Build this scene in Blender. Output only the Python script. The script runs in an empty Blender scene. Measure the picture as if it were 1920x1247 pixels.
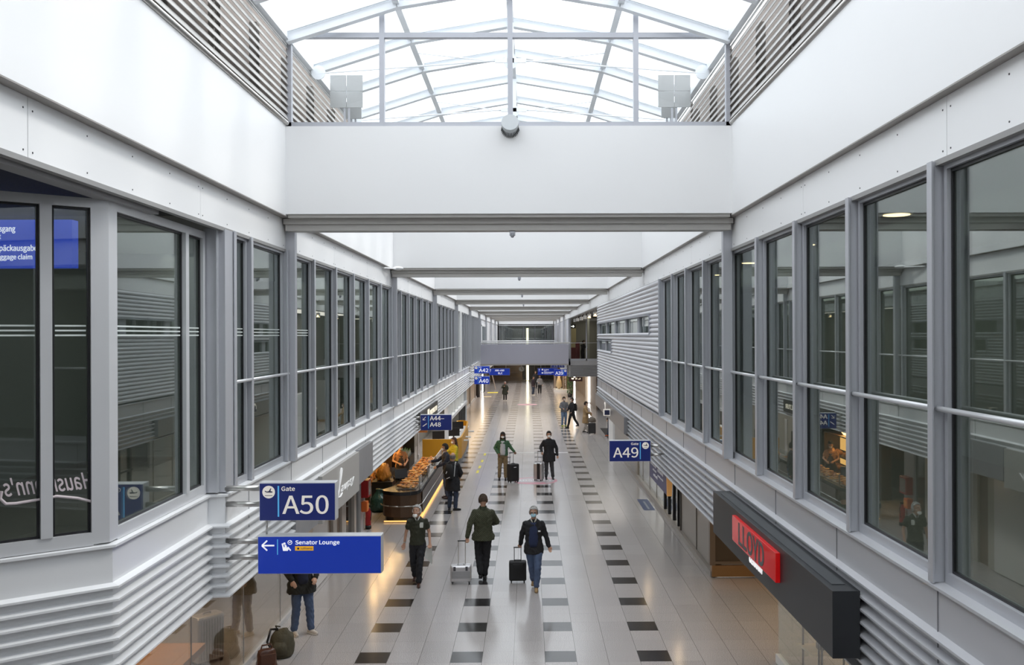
import bpy, bmesh, math, random
import numpy as np
from mathutils import Vector, Matrix, Euler, noise
random.seed(7)
S = bpy.context.scene
C = S.collection
# ---------------------------------------------------------------- camera
FPX = 1711.0
cd = bpy.data.cameras.new('camera'); cam = bpy.data.objects.new('camera', cd); C.objects.link(cam)
cd.sensor_fit = 'HORIZONTAL'; cd.sensor_width = 36.0; cd.lens = FPX/1920*36
cd.clip_start = 0.1; cd.clip_end = 400
YAW, ROLL = 0.0093, 0.0036
pu, pv = 990.5+FPX*math.tan(YAW)*math.cos(ROLL), 629.4-FPX*math.tan(YAW)*math.sin(ROLL)
cd.shift_x = (960-pu)/1920; cd.shift_y = (pv-623.5)/1920
cam.matrix_world = Matrix.Translation((0, 0, 5.4)) @ Matrix.Rotation(-YAW, 4, 'Z') @ Matrix.Rotation(math.pi/2, 4, 'X') @ Matrix.Rotation(-ROLL, 4, 'Z')
S.camera = cam
# ---------------------------------------------------------------- daylight
S.view_settings.view_transform = 'Standard'; S.view_settings.look = 'None'
S.view_settings.gamma = 1.0; S.view_settings.use_curve_mapping = False
S.view_settings.exposure = 0.17
w = bpy.data.worlds.new('sky'); S.world = w; w.use_nodes = True
nt = w.node_tree; bg = nt.nodes['Background']
tc = nt.nodes.new('ShaderNodeTexCoord'); sx = nt.nodes.new('ShaderNodeSeparateXYZ')
nz = nt.nodes.new('ShaderNodeTexNoise'); nz.inputs['Scale'].default_value = 2.2; nz.inputs['Detail'].default_value = 4
rp = nt.nodes.new('ShaderNodeValToRGB')
rp.color_ramp.elements[0].position = 0.35; rp.color_ramp.elements[0].color = (0.84, 0.90, 0.96, 1)
rp.color_ramp.elements[1].position = 0.65; rp.color_ramp.elements[1].color = (0.98, 0.985, 0.99, 1)
nt.links.new(tc.outputs['Generated'], nz.inputs['Vector']); nt.links.new(nz.outputs['Fac'], rp.inputs['Fac'])
nt.links.new(rp.outputs['Color'], bg.inputs['Color']); bg.inputs['Strength'].default_value = 2.45
sd = bpy.data.lights.new('sun', 'SUN'); sd.energy = 1.7; sd.angle = math.radians(14); sd.color = (1, 0.95, 0.88)
sun = bpy.data.objects.new('sun', sd); C.objects.link(sun); sun.location = (20, 10, 40)
sun.rotation_euler = Vector((0.62, 0.10, 0.80)).to_track_quat('Z', 'Y').to_euler()

# ---------------------------------------------------------------- materials
MATS = {}
def mat(name, col, rough=0.6, metal=0.0, emit=None, estr=0.0, bump=0.0, bscale=60, var=0.0, vscale=5, spec=None, coat=0.0):
    if name in MATS: return MATS[name]
    m = bpy.data.materials.new(name); m.use_nodes = True; t = m.node_tree
    b = t.nodes['Principled BSDF']
    b.inputs['Base Color'].default_value = (*col, 1); b.inputs['Roughness'].default_value = rough
    b.inputs['Metallic'].default_value = metal
    if spec is not None: b.inputs['Specular IOR Level'].default_value = spec
    if coat: b.inputs['Coat Weight'].default_value = coat
    if emit: b.inputs['Emission Color'].default_value = (*emit, 1); b.inputs['Emission Strength'].default_value = estr
    tcn = t.nodes.new('ShaderNodeTexCoord')
    if var:
        n = t.nodes.new('ShaderNodeTexNoise'); n.inputs['Scale'].default_value = vscale; n.inputs['Detail'].default_value = 5
        t.links.new(tcn.outputs['Object'], n.inputs['Vector'])
        mx = t.nodes.new('ShaderNodeMix'); mx.data_type = 'RGBA'
        mx.inputs[6].default_value = (*[c*(1-var) for c in col], 1); mx.inputs[7].default_value = (*[min(1, c*(1+var)) for c in col], 1)
        t.links.new(n.outputs['Fac'], mx.inputs[0]); t.links.new(mx.outputs[2], b.inputs['Base Color'])
    if bump:
        n = t.nodes.new('ShaderNodeTexNoise'); n.inputs['Scale'].default_value = bscale; n.inputs['Detail'].default_value = 3
        t.links.new(tcn.outputs['Object'], n.inputs['Vector'])
        bp = t.nodes.new('ShaderNodeBump'); bp.inputs['Strength'].default_value = bump; bp.inputs['Distance'].default_value = 0.02
        t.links.new(n.outputs['Fac'], bp.inputs['Height']); t.links.new(bp.outputs['Normal'], b.inputs['Normal'])
    MATS[name] = m; return m
def glass(name, tint=(1, 1, 1), ior=1.6, refl=(0.9, 0.9, 0.9), rough=0.0):
    m = bpy.data.materials.new(name); m.use_nodes = True; t = m.node_tree; t.nodes.clear()
    o = t.nodes.new('ShaderNodeOutputMaterial'); mx = t.nodes.new('ShaderNodeMixShader')
    tr = t.nodes.new('ShaderNodeBsdfTransparent'); tr.inputs[0].default_value = (*tint, 1)
    gl = t.nodes.new('ShaderNodeBsdfGlossy'); gl.inputs['Color'].default_value = (*refl, 1); gl.inputs['Roughness'].default_value = rough
    fr = t.nodes.new('ShaderNodeFresnel'); ge = t.nodes.new('ShaderNodeNewGeometry'); im = t.nodes.new('ShaderNodeMix'); im.inputs[2].default_value = ior; im.inputs[3].default_value = 1/ior
    t.links.new(ge.outputs['Backfacing'], im.inputs[0]); t.links.new(im.outputs[0], fr.inputs['IOR'])
    t.links.new(fr.outputs[0], mx.inputs[0]); t.links.new(tr.outputs[0], mx.inputs[1]); t.links.new(gl.outputs[0], mx.inputs[2])
    t.links.new(mx.outputs[0], o.inputs[0]); MATS[name] = m; return m
WHITE = mat('white_panel', (0.84, 0.845, 0.85), 0.38, bump=0.04, bscale=1.2)
WHITER = mat('white_render', (0.82, 0.82, 0.82), 0.7)
ALU = mat('light_grey_aluminium', (0.50, 0.51, 0.545), 0.38, 0.35)
ALUW = mat('pale_aluminium', (0.66, 0.67, 0.69), 0.32, 0.35)
GREYF = mat('grey_frame', (0.37, 0.385, 0.42), 0.45, 0.2)
TAUPE = mat('taupe_metal', (0.33, 0.31, 0.29), 0.5)
BLACK = mat('black_gasket', (0.012, 0.012, 0.014), 0.4)
DARK = mat('dark_void', (0.03, 0.03, 0.032), 0.8)
ROOFW = mat('white_roof_steel', (0.80, 0.835, 0.87), 0.4)
STEEL = mat('brushed_steel', (0.55, 0.54, 0.52), 0.28, 0.9)
SCREW = mat('screw', (0.05, 0.05, 0.055), 0.4, 0.5)
WGLASS = glass('window_glass', (0.70, 0.74, 0.72), 2.5, (0.90, 0.94, 0.92))
SGLASS = glass('shop_glass', (0.92, 0.94, 0.92), 1.45)
RGLASS = glass('roof_glass', (0.96, 0.98, 1.0), 1.06)
CGLASS = glass('clear_glass', (0.97, 0.98, 0.98), 1.3)
FLOORM = None
def floor_material():
    m = bpy.data.materials.new('granite_floor'); m.use_nodes = True; t = m.node_tree; N = t.nodes; L = t.links
    b = N['Principled BSDF']; g = N.new('ShaderNodeNewGeometry'); s = N.new('ShaderNodeSeparateXYZ'); L.new(g.outputs['Position'], s.inputs[0])
    def M(op, a, bb=None, c=None):
        n = N.new('ShaderNodeMath'); n.operation = op
        for i, v in enumerate((a, bb, c)):
            if v is None: continue
            if isinstance(v, (int, float)): n.inputs[i].default_value = v
            else: L.new(v, n.inputs[i])
        return n.outputs[0]
    TT = 0.525
    x = M('SUBTRACT', s.outputs[0], -2.89); y = M('SUBTRACT', s.outputs[1], 15.085)
    fx = M('FLOORED_MODULO', x, TT*3); fy = M('FLOORED_MODULO', y, TT*3)
    dark = M('MULTIPLY', M('LESS_THAN', fx, TT), M('LESS_THAN', fy, TT))
    inr = M('MULTIPLY', M('GREATER_THAN', x, -0.01), M('LESS_THAN', x, TT*10+0.02))
    dark = M('MULTIPLY', dark, inr)
    gx = M('FLOORED_MODULO', x, TT); gy = M('FLOORED_MODULO', y, TT)
    def line(v): return M('MAXIMUM', M('LESS_THAN', v, 0.005), M('GREATER_THAN', v, TT-0.003))
    joint = M('MAXIMUM', line(gx), M('MULTIPLY', line(gy), 0.6))
    n1 = N.new('ShaderNodeTexNoise'); n1.inputs['Scale'].default_value = 100; n1.inputs['Detail'].default_value = 3; L.new(g.outputs['Position'], n1.inputs['Vector'])
    r1 = N.new('ShaderNodeValToRGB'); L.new(n1.outputs['Fac'], r1.inputs[0])
    e = r1.color_ramp.elements; e[0].position = 0.36; e[0].color = (0.105, 0.10, 0.10, 1); e[1].position = 0.60; e[1].color = (0.72, 0.68, 0.67, 1)
    n2 = N.new('ShaderNodeTexNoise'); n2.inputs['Scale'].default_value = 0.9; L.new(g.outputs['Position'], n2.inputs['Vector'])
    # per-tile tone
    wn = N.new('ShaderNodeTexWhiteNoise'); wn.noise_dimensions = '2D'; cx = N.new('ShaderNodeCombineXYZ')
    L.new(M('FLOOR', M('DIVIDE', x, TT)), cx.inputs[0]); L.new(M('FLOOR', M('DIVIDE', y, TT*2)), cx.inputs[1]); L.new(cx.outputs[0], wn.inputs['Vector'])
    tone = M('ADD', M('MULTIPLY', wn.outputs['Value'], 0.10), 0.92)
    mt = N.new('ShaderNodeMix'); mt.data_type = 'RGBA'; mt.blend_type = 'MULTIPLY'; mt.inputs[0].default_value = 1
    L.new(r1.outputs[0], mt.inputs[6]); cc = N.new('ShaderNodeCombineColor')
    for i in range(3): L.new(tone, cc.inputs[i])
    L.new(cc.outputs[0], mt.inputs[7])
    m1 = N.new('ShaderNodeMix'); m1.data_type = 'RGBA'; L.new(dark, m1.inputs[0]); L.new(mt.outputs[2], m1.inputs[6]); m1.inputs[7].default_value = (0.028, 0.026, 0.026, 1)
    m2 = N.new('ShaderNodeMix'); m2.data_type = 'RGBA'; L.new(M('MULTIPLY', joint, 0.75), m2.inputs[0]); L.new(m1.outputs[2], m2.inputs[6]); m2.inputs[7].default_value = (0.10, 0.095, 0.09, 1)
    L.new(m2.outputs[2], b.inputs['Base Color'])
    b.inputs['Roughness'].default_value = 0.17; b.inputs['Specular IOR Level'].default_value = 0.6
    return m
FLOORM = floor_material()

# ---------------------------------------------------------------- mesh helpers
class MB:
    def __init__(s): s.v = []; s.f = []
    def add(s, vs, fs):
        o = len(s.v); s.v += [tuple(v) for v in vs]; s.f += [tuple(i+o for i in f) for f in fs]; return s
    def box(s, x0, x1, y0, y1, z0, z1):
        return s.add([(x, y, z) for z in (z0, z1) for y in (y0, y1) for x in (x0, x1)],
                     [(0, 2, 3, 1), (4, 5, 7, 6), (0, 1, 5, 4), (2, 6, 7, 3), (0, 4, 6, 2), (1, 3, 7, 5)])
    def prism(s, poly, d):            # poly: list of 3D points, d: extrusion vector
        n = len(poly); d = Vector(d); a = [Vector(p) for p in poly]
        return s.add(a+[p+d for p in a], [tuple(range(n))[::-1], tuple(range(n, 2*n))]+[(i, (i+1) % n, n+(i+1) % n, n+i) for i in range(n)])
    def bar(s, p, q, w, h, up=(0, 0, 1)):
        p, q = Vector(p), Vector(q); d = (q-p).normalized(); u = Vector(up)
        r = d.cross(u); r = r.normalized() if r.length > 1e-6 else Vector((1, 0, 0)); u = r.cross(d)
        c = [r*(w/2)*a+u*(h/2)*b for a, b in ((-1, -1), (1, -1), (1, 1), (-1, 1))]
        return s.add([p+k for k in c]+[q+k for k in c], [(3, 2, 1, 0), (4, 5, 6, 7)]+[(i, (i+1) % 4, 4+(i+1) % 4, 4+i) for i in range(4)])
    def cyl(s, p, q, r0, r1=None, n=16):
        r1 = r0 if r1 is None else r1
        p, q = Vector(p), Vector(q); d = (q-p).normalized(); a = d.orthogonal().normalized(); b = d.cross(a)
        ring = lambda c, r: [c+(a*math.cos(2*math.pi*i/n)+b*math.sin(2*math.pi*i/n))*r for i in range(n)]
        return s.add(ring(p, r0)+ring(q, r1), [tuple(range(n))[::-1], tuple(range(n, 2*n))]+[(i, (i+1) % n, n+(i+1) % n, n+i) for i in range(n)])
    def tube(s, pts, r, n=10):
        for a, b in zip(pts, pts[1:]): s.cyl(a, b, r, r, n)
        for p in pts[1:-1]: s.ball(p, (r, r, r), 8, 6)
        return s
    def ball(s, c, r, nu=16, nv=10, R=None):
        c = Vector(c); vs = []
        for j in range(1, nv):
            t = math.pi*j/nv
            for i in range(nu):
                p = Vector((math.sin(t)*math.cos(2*math.pi*i/nu)*r[0], math.sin(t)*math.sin(2*math.pi*i/nu)*r[1], math.cos(t)*r[2]))
                vs.append(c+(R @ p if R else p))
        top = Vector((0, 0, r[2])); vs += [c+(R @ top if R else top), c-(R @ top if R else top)]
        T, B = len(vs)-2, len(vs)-1; fs = []
        for i in range(nu):
            k = (i+1) % nu; fs.append((T, i, k)); fs.append((B, (nv-2)*nu+k, (nv-2)*nu+i))
            for j in range(nv-2): fs.append((j*nu+i, (j+1)*nu+i, (j+1)*nu+k, j*nu+k))
        return s.add(vs, fs)
    def loft(s, secs, n=20, close=True, power=2.0):   # secs: (cx, cy, cz, rx, ry)
        vs = []; fs = []
        for (cx, cy, cz, rx, ry) in secs:
            for i in range(n):
                a = 2*math.pi*i/n; ca, sa = math.cos(a), math.sin(a); e = 2/power
                vs.append((cx+rx*math.copysign(abs(ca)**e, ca), cy+ry*math.copysign(abs(sa)**e, sa), cz))
        for j in range(len(secs)-1):
            for i in range(n):
                k = (i+1) % n; fs.append((j*n+i, j*n+k, (j+1)*n+k, (j+1)*n+i))
        if close: fs += [tuple(range(n))[::-1], tuple(range((len(secs)-1)*n, len(secs)*n))]
        return s.add(vs, fs)
    def disc(s, c, nrm, r, th, n=28):
        c = Vector(c); nrm = Vector(nrm).normalized(); return s.cyl(c, c+nrm*th, r, r, n)
    def mesh(s, name):
        m = bpy.data.meshes.new(name); m.from_pydata(s.v, [], s.f); m.update(); return m
    def build(s, name, m, parent=None, smooth=False, bevel=0.0, world=True):
        me = s.mesh(name); me.materials.append(m)
        bm = bmesh.new(); bm.from_mesh(me); bmesh.ops.recalc_face_normals(bm, faces=bm.faces)
        if world and parent is not None:
            bmesh.ops.transform(bm, matrix=WM(parent).inverted(), verts=bm.verts)
        bm.to_mesh(me); bm.free()
        if smooth:
            for p in me.polygons: p.use_smooth = True
        o = bpy.data.objects.new(name, me); C.objects.link(o)
        if bevel:
            bv = o.modifiers.new('edge', 'BEVEL'); bv.width = bevel; bv.segments = 2; bv.limit_method = 'ANGLE'
        if parent is not None: o.parent = parent
        return o
def WM(o):
    m = o.matrix_basis
    return WM(o.parent) @ m if o.parent else m.copy()
def tag(o, label=None, cat=None, group=None, kind=None):
    if label: o['label'] = label
    if cat: o['category'] = cat
    if group: o['group'] = group
    if kind: o['kind'] = kind
    return o
def empty(name, loc=(0, 0, 0), rz=0, label=None, cat=None, group=None, kind=None):
    o = bpy.data.objects.new(name, None); C.objects.link(o); o.location = loc; o.rotation_euler = (0, 0, rz); o.empty_display_size = 0.1
    return tag(o, label, cat, group, kind)
def struct(name, mb, m, parent=None, **k):
    o = mb.build(name, m, parent, **k)
    if parent is None: o['kind'] = 'structure'
    return o
def to_mesh(o, name, m):
    dg = bpy.context.evaluated_depsgraph_get(); dg.update()
    me = bpy.data.meshes.new_from_object(o.evaluated_get(dg)); me.name = name
    me.materials.clear(); me.materials.append(m); return me
def text(s, size, m, parent, M4, name='lettering', ext=0.004, off=0.0, sp=1.0, align='LEFT', shear=0.0):
    """text laid in its local XY plane, placed by the world matrix M4, linked as one mesh part"""
    cu = bpy.data.curves.new('t', 'FONT'); cu.body = s; cu.size = size; cu.extrude = ext; cu.offset = off
    cu.space_character = sp; cu.align_x = align; cu.shear = shear; cu.resolution_u = 3
    t = bpy.data.objects.new('t', cu); C.objects.link(t); me = to_mesh(t, name, m)
    bpy.data.objects.remove(t); bpy.data.curves.remove(cu)
    me.transform((WM(parent).inverted() if parent else Matrix()) @ M4)
    o = bpy.data.objects.new(name, me); C.objects.link(o)
    if parent: o.parent = parent
    return o
FONT = None
try: FONT = bpy.data.fonts.load(bpy.utils.resource_path('LOCAL')+'/datafiles/fonts/Noto Sans CJK Regular.woff2')
except Exception: FONT = None
_c = bpy.data.curves.new('t', 'FONT'); _c.body = 'H'; _c.size = 1
if FONT: _c.font = FONT
_o = bpy.data.objects.new('t', _c); C.objects.link(_o); bpy.context.view_layer.update()
_m = bpy.data.meshes.new_from_object(_o.evaluated_get(bpy.context.evaluated_depsgraph_get())); CAPH = max(v.co.y for v in _m.vertices)-min(v.co.y for v in _m.vertices)
if not 0.1 < CAPH < 1.2: CAPH = 0.7
bpy.data.objects.remove(_o); bpy.data.curves.remove(_c); bpy.data.meshes.remove(_m)
FACE_CAM = Matrix.Rotation(math.pi/2, 4, 'X')                                     # reads towards -Y
def at(x, y, z, R=FACE_CAM): return Matrix.Translation((x, y, z)) @ R
FACE_PX = Matrix(((0, 0, 1, 0), (1, 0, 0, 0), (0, 1, 0, 0), (0, 0, 0, 1)))        # on a wall facing +X, reads along +Y
FACE_MX = Matrix(((0, 0, -1, 0), (-1, 0, 0, 0), (0, 1, 0, 0), (0, 0, 0, 1)))      # on a wall facing -X, reads along -Y
# ================================================================ the hall shell
Y1 = 112.0
struct('floor', MB().box(-12, 12, -6, 125, -0.2, 0), FLOORM)
XL, XR, ZB = -3.36, 2.85, 7.08              # upper wall faces
struct('wall_left', MB().box(XL-0.12, XL, -4, 104.2, ZB, 8.34), WHITE)
struct('wall_right', MB().box(XR, XR+0.12, -4, 104.2, ZB, 8.34), WHITE)
# fascia panels with seams and screws
def fascia(name, x, sgn, y0, y1, first, pitch):
    f = MB(); sc = MB(); a = y0; seams = []
    s = first
    while s < y1:
        if s > y0: seams.append(s)
        s += pitch
    for s in seams+[y1]:
        f.box(min(x, x-sgn*0.03), max(x, x-sgn*0.03), a+0.004, s-0.004, 6.64, ZB-0.013); a = s
    for s in seams:
        for d in (-0.06, 0.06):
            for z in (6.69, 6.98): sc.disc((x, s+d, z), (sgn, 0, 0), 0.007, 0.003, 8)
        for d in (0.85, 1.67, 2.5):
            if s+d < y1:
                for z in (6.69, 6.98): sc.disc((x, s+d, z), (sgn, 0, 0), 0.007, 0.003, 8)
    o = struct(name, f, WHITE); struct('screw', sc, SCREW, o); return o
fascia('trim_1', -3.46, 1, -4, 104, 6.35-3.33*3, 3.33)
fascia('trim_2', 2.93, -1, -4, 104, 6.35-3.33*3, 3.33)
# dark joint / soffit strips under the upper walls and under the fascia
m = MB(); m.box(-3.7, XL, -4, 104, ZB-0.012, ZB-0.001); m.box(XR, 3.2, -4, 104, ZB-0.012, ZB-0.001)
struct('trim_3', m, TAUPE)
m = MB(); m.box(-3.50, -3.44, -4, 104, 6.60, 6.64); m.box(-3.51, -3.50, -4, 10.4, 6.62, 6.9); m.box(2.91, 3.12, -4, 104, 6.60, 6.64)  # includes an upright closure added above the bay to stop light leaking
struct('trim_4', m, mat('grey_soffit', (0.30, 0.295, 0.29), 0.5))
# cross beams
for k in range(10):
    y = 12.7+10.1*k
    b = MB(); b.box(XL, XR, y, y+0.62, 7.10, 8.32)
    o = struct('beam_%d' % (k+1), b, WHITER)
    u = MB(); u.box(XL+0.02, XR-0.02, y+0.04, y+0.56, 7.055, 7.099); u.box(-3.44, 2.90, y+0.16, y+0.50, 6.98, 7.056); u.box(-3.42, 2.88, y+0.20, y+0.44, 6.89, 6.98)
    struct('underside', u, mat('beam_box', (0.47, 0.455, 0.43), 0.45), o)
    if k < 9:
        p = MB(); p.box(-3.46, -3.33, y+0.36, y+0.48, 3.62, 7.0); q = MB(); q.box(2.80, 2.93, y+0.36, y+0.48, 3.62, 7.0)
        struct('column_%d' % (2*k+1), p, ALU); 
        if y < 20 or y > 70: struct('column_%d' % (2*k+2), q, ALU)
# ------------------------------------------------------------ windows
n_win = [0]
def window(side, y0, y1, rail=True, lines=False):
    """one bay of the gallery glazing between two mullions, side -1 left, +1 right"""
    n_win[0] += 1; s = side
    xi = -3.47 if s < 0 else 2.96      # frame face towards the hall
    X = lambda d: xi+s*d
    e = empty('window_%d' % n_win[0], (xi, (y0+y1)/2, 3.62), kind='structure')
    def bx(mb, d0, d1, a, b, z0, z1): mb.box(min(X(d0), X(d1)), max(X(d0), X(d1)), a, b, z0, z1)
    f = MB(); w_ = 0.035
    bx(f, 0, 0.10, y0+w_, y1-w_, 6.57, 6.63); bx(f, 0, 0.10, y0+w_, y1-w_, 3.63, 3.71)
    bx(f, 0, 0.10, y0+w_, y0+w_+0.045, 3.71, 6.57); bx(f, 0, 0.10, y1-w_-0.045, y1-w_, 3.71, 6.57)
    f.build('window_frame', ALU, e)
    f = MB(); a, b = y0+w_+0.045, y1-w_-0.045
    bx(f, 0.03, 0.05, a, b, 6.545, 6.57); bx(f, 0.03, 0.05, a, b, 3.71, 3.73); bx(f, 0.03, 0.05, a, a+0.02, 3.73, 6.545); bx(f, 0.03, 0.05, b-0.02, b, 3.73, 6.545)
    f.build('gasket', BLACK, e)
    g = MB(); bx(g, 0.045, 0.055, a+.002, b-.002, 3.712, 6.568); g.build('pane', WGLASS, e)
    if rail: MB().cyl((X(-0.045), y0+0.02, 4.87), (X(-0.045), y1-0.02, 4.87), 0.02, n=12).build('handrail', ALUW, e, smooth=True)
    if lines:
        g = MB()
        for z in (5.41, 5.45, 5.49): bx(g, 0.036, 0.042, a+0.01, b-0.01, z, z+0.012)
        g.build('stripes', mat('frosted_stripe', (0.62, 0.68, 0.66), 0.6), e)
    return e
def mullion(side, y, n):
    s = side; xi = -3.41 if s < 0 else 2.87; m = MB()
    m.box(min(xi, xi+s*0.012), max(xi, xi+s*0.012), y-0.04, y+0.04, 3.63, 6.63)
    m.box(min(xi+s*0.0125, xi+s*0.17), max(xi+s*0.0125, xi+s*0.17), y-0.012, y+0.028, 3.63, 6.63)
    return struct('trim_%d' % n, m, ALU)
tn = 10
ys = [10.68, 11.33]+[12.99+1.66*k for k in range(0, 33)]
for i in range(len(ys)-1):
    window(-1, ys[i], ys[i+1], rail=ys[i] < 45.5 and i >= 0, lines=i < 3)
for y in ys: mullion(-1, y, tn); tn += 1
yr = [1.4, 3.06, 4.77, 6.50, 8.19, 9.85, 11.5, 13.25, 15.0, 16.7, 18.3, 20.0]
for i in range(len(yr)-1): window(1, yr[i], yr[i+1])
for y in yr: mullion(1, y, tn); tn += 1
# white corner piece where the far left glazing starts
struct('trim_5', MB().box(-3.5, -3.40, 45.9, 46.6, 3.62, 6.62), WHITE)
# ------------------------------------------------------------ cladding band with fins
def band(name, path, mm=WHITE, fins=7, top=3.62, cap=True):
    """path: list of (x,y) along the hall face; hall lies to the left of travel if sign=-1"""
    pts = [Vector((p[0], p[1], 0)) for p in path]
    n = len(pts); nr = []
    for i in range(n):
        ds = []
        if i > 0: ds.append((pts[i]-pts[i-1]).normalized())
        if i < n-1: ds.append((pts[i+1]-pts[i]).normalized())
        ns = [Vector((d.y, -d.x, 0)) for d in ds]
        if len(ns) == 2:
            m_ = (ns[0]+ns[1]).normalized(); m_ = m_/max(0.3, m_.dot(ns[0]))
        else: m_ = ns[0]
        nr.append(m_)
    def strip(mb, prof):      # prof: closed polygon of (offset outward, z)
        k = len(prof); vs = []
        for p, nn in zip(pts, nr):
            for o_, z in prof: vs.append(p+nn*o_+Vector((0, 0, z)))
        fs = [tuple(range(k))[::-1], tuple(range((n-1)*k, n*k))]
        for j in range(n-1):
            for i in range(k): fs.append((j*k+i, j*k+(i+1) % k, (j+1)*k+(i+1) % k, (j+1)*k+i))
        mb.add(vs, fs)
    m = MB(); strip(m, [(0, 2.48), (0, top-0.02), (-0.12, top-0.02), (-0.12, 2.48)])
    o = struct(name, m, mm)
    f = MB()
    if cap: strip(f, [(0.035, top-0.022), (0.035, top), (-0.16, top+0.02), (-0.16, top-0.022)])
    zz = 3.27
    for i in range(fins+1):
        z = zz-0.1115*i
        strip(f, [(0.065, z-0.016), (0.065, z+0.002), (0.0, z+0.022), (0.0, z-0.004)])
    f.build('fin', mm, o)
    return o
# left: angled bay in front, return, then straight to the bridge
BAY = [(-6.6, 5.5), (-3.58, 7.88), (-3.61, 10.32), (-3.43, 10.34), (-3.43, 66.5)]
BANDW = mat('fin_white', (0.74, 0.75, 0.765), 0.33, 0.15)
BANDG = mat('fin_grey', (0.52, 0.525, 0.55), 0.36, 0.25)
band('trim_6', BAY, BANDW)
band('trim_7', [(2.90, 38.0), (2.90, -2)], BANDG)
# seams and screws on the two bands
sl = MB(); sr = MB()
for y in (7.9, 9.5): pass
for y in [11.2+2.0*i for i in range(26)]: sl.box(-3.432, -3.424, y, y+0.007, 2.5, 3.6)
for y in [2.2+2.12*i for i in range(17)]: sr.box(2.893, 2.901, y, y+0.009, 2.5, 3.6)
sl.box(-3.61, -3.598, 9.2, 9.208, 2.5, 3.6)
struct('trim_8', sl, mat('seam', (0.22, 0.22, 0.23), 0.6)); struct('trim_9', sr, MATS['seam'])
# soffits under the galleries and gallery floors/ceilings/back walls
GD = mat('gallery_dark', (0.13, 0.14, 0.13), 0.85)
SOF = mat('shop_soffit', (0.42, 0.40, 0.37), 0.6)
for nm, x0, x1 in (('ceiling_1', -12, -3.5), ('ceiling_2', 2.98, 12)):
    ya, yb = (-6, 125)
    if nm == 'ceiling_2':
        struct(nm, MB().box(x0, x1, -6, 38, 2.46, 2.6), SOF); struct('ceiling_5', MB().box(x0, x1, 66, 125, 2.46, 2.6), SOF)
        struct('floor_2', MB().box(2.98, 12, -6, 38, 3.2, 3.3), mat('gallery_floor', (0.20, 0.19, 0.17), 0.5)); struct('floor_3', MB().box(2.98, 12, 67, 125, 3.2, 3.3), MATS['gallery_floor'])
    else:
        struct(nm, MB().box(x0, -4.0, 8, 125, 2.46, 2.6).box(-4.0, x1, 10.5, 125, 2.46, 2.6), SOF)
        struct('floor_5', MB().box(x0, -3.75, 8.4, 125, 3.2, 3.3).box(-12, -5, 3, 8.4, 3.2, 3.3), mat('gallery_floor', (0.20, 0.19, 0.17), 0.5))
struct('ceiling_3', MB().box(-12, -3.72, -6, 125, 6.85, 6.95), mat('gallery_ceiling', (0.20, 0.19, 0.18), 0.8))
struct('ceiling_4', MB().box(3.2, 12, -6, 125, 6.85, 6.95), MATS['gallery_ceiling'])
struct('wall_gallery_left', MB().box(-7.6, -7.5, 8, 125, 3.3, 6.85), mat('gallery_wall', (0.30, 0.31, 0.285), 0.8))
m = MB(); m.box(7.5, 7.6, -6, 38, 3.3, 6.85); m.box(7.5, 7.6, 67, 125, 3.3, 6.85)
struct('wall_gallery_right', m, MATS['gallery_wall'])
struct('wall_back', MB().box(-12, 12, -6.2, -6, 0, 11), mat('back_grey', (0.4, 0.4, 0.4), 0.8))
struct('wall_outer_left', MB().box(-12.2, -12, -6, 125, 0, 9), MATS['back_grey'])
struct('wall_outer_right', MB().box(12, 12.2, -6, 125, 0, 9), MATS['back_grey'])
# partitions inside the galleries that show through the panes
m = MB()
for y in (16, 24, 32, 41, 52): m.box(-7.5, -5.2, y, y+0.1, 3.3, 6.85)
struct('wall_gallery_partitions', m, mat('gallery_partition', (0.42, 0.43, 0.40), 0.8))
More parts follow.
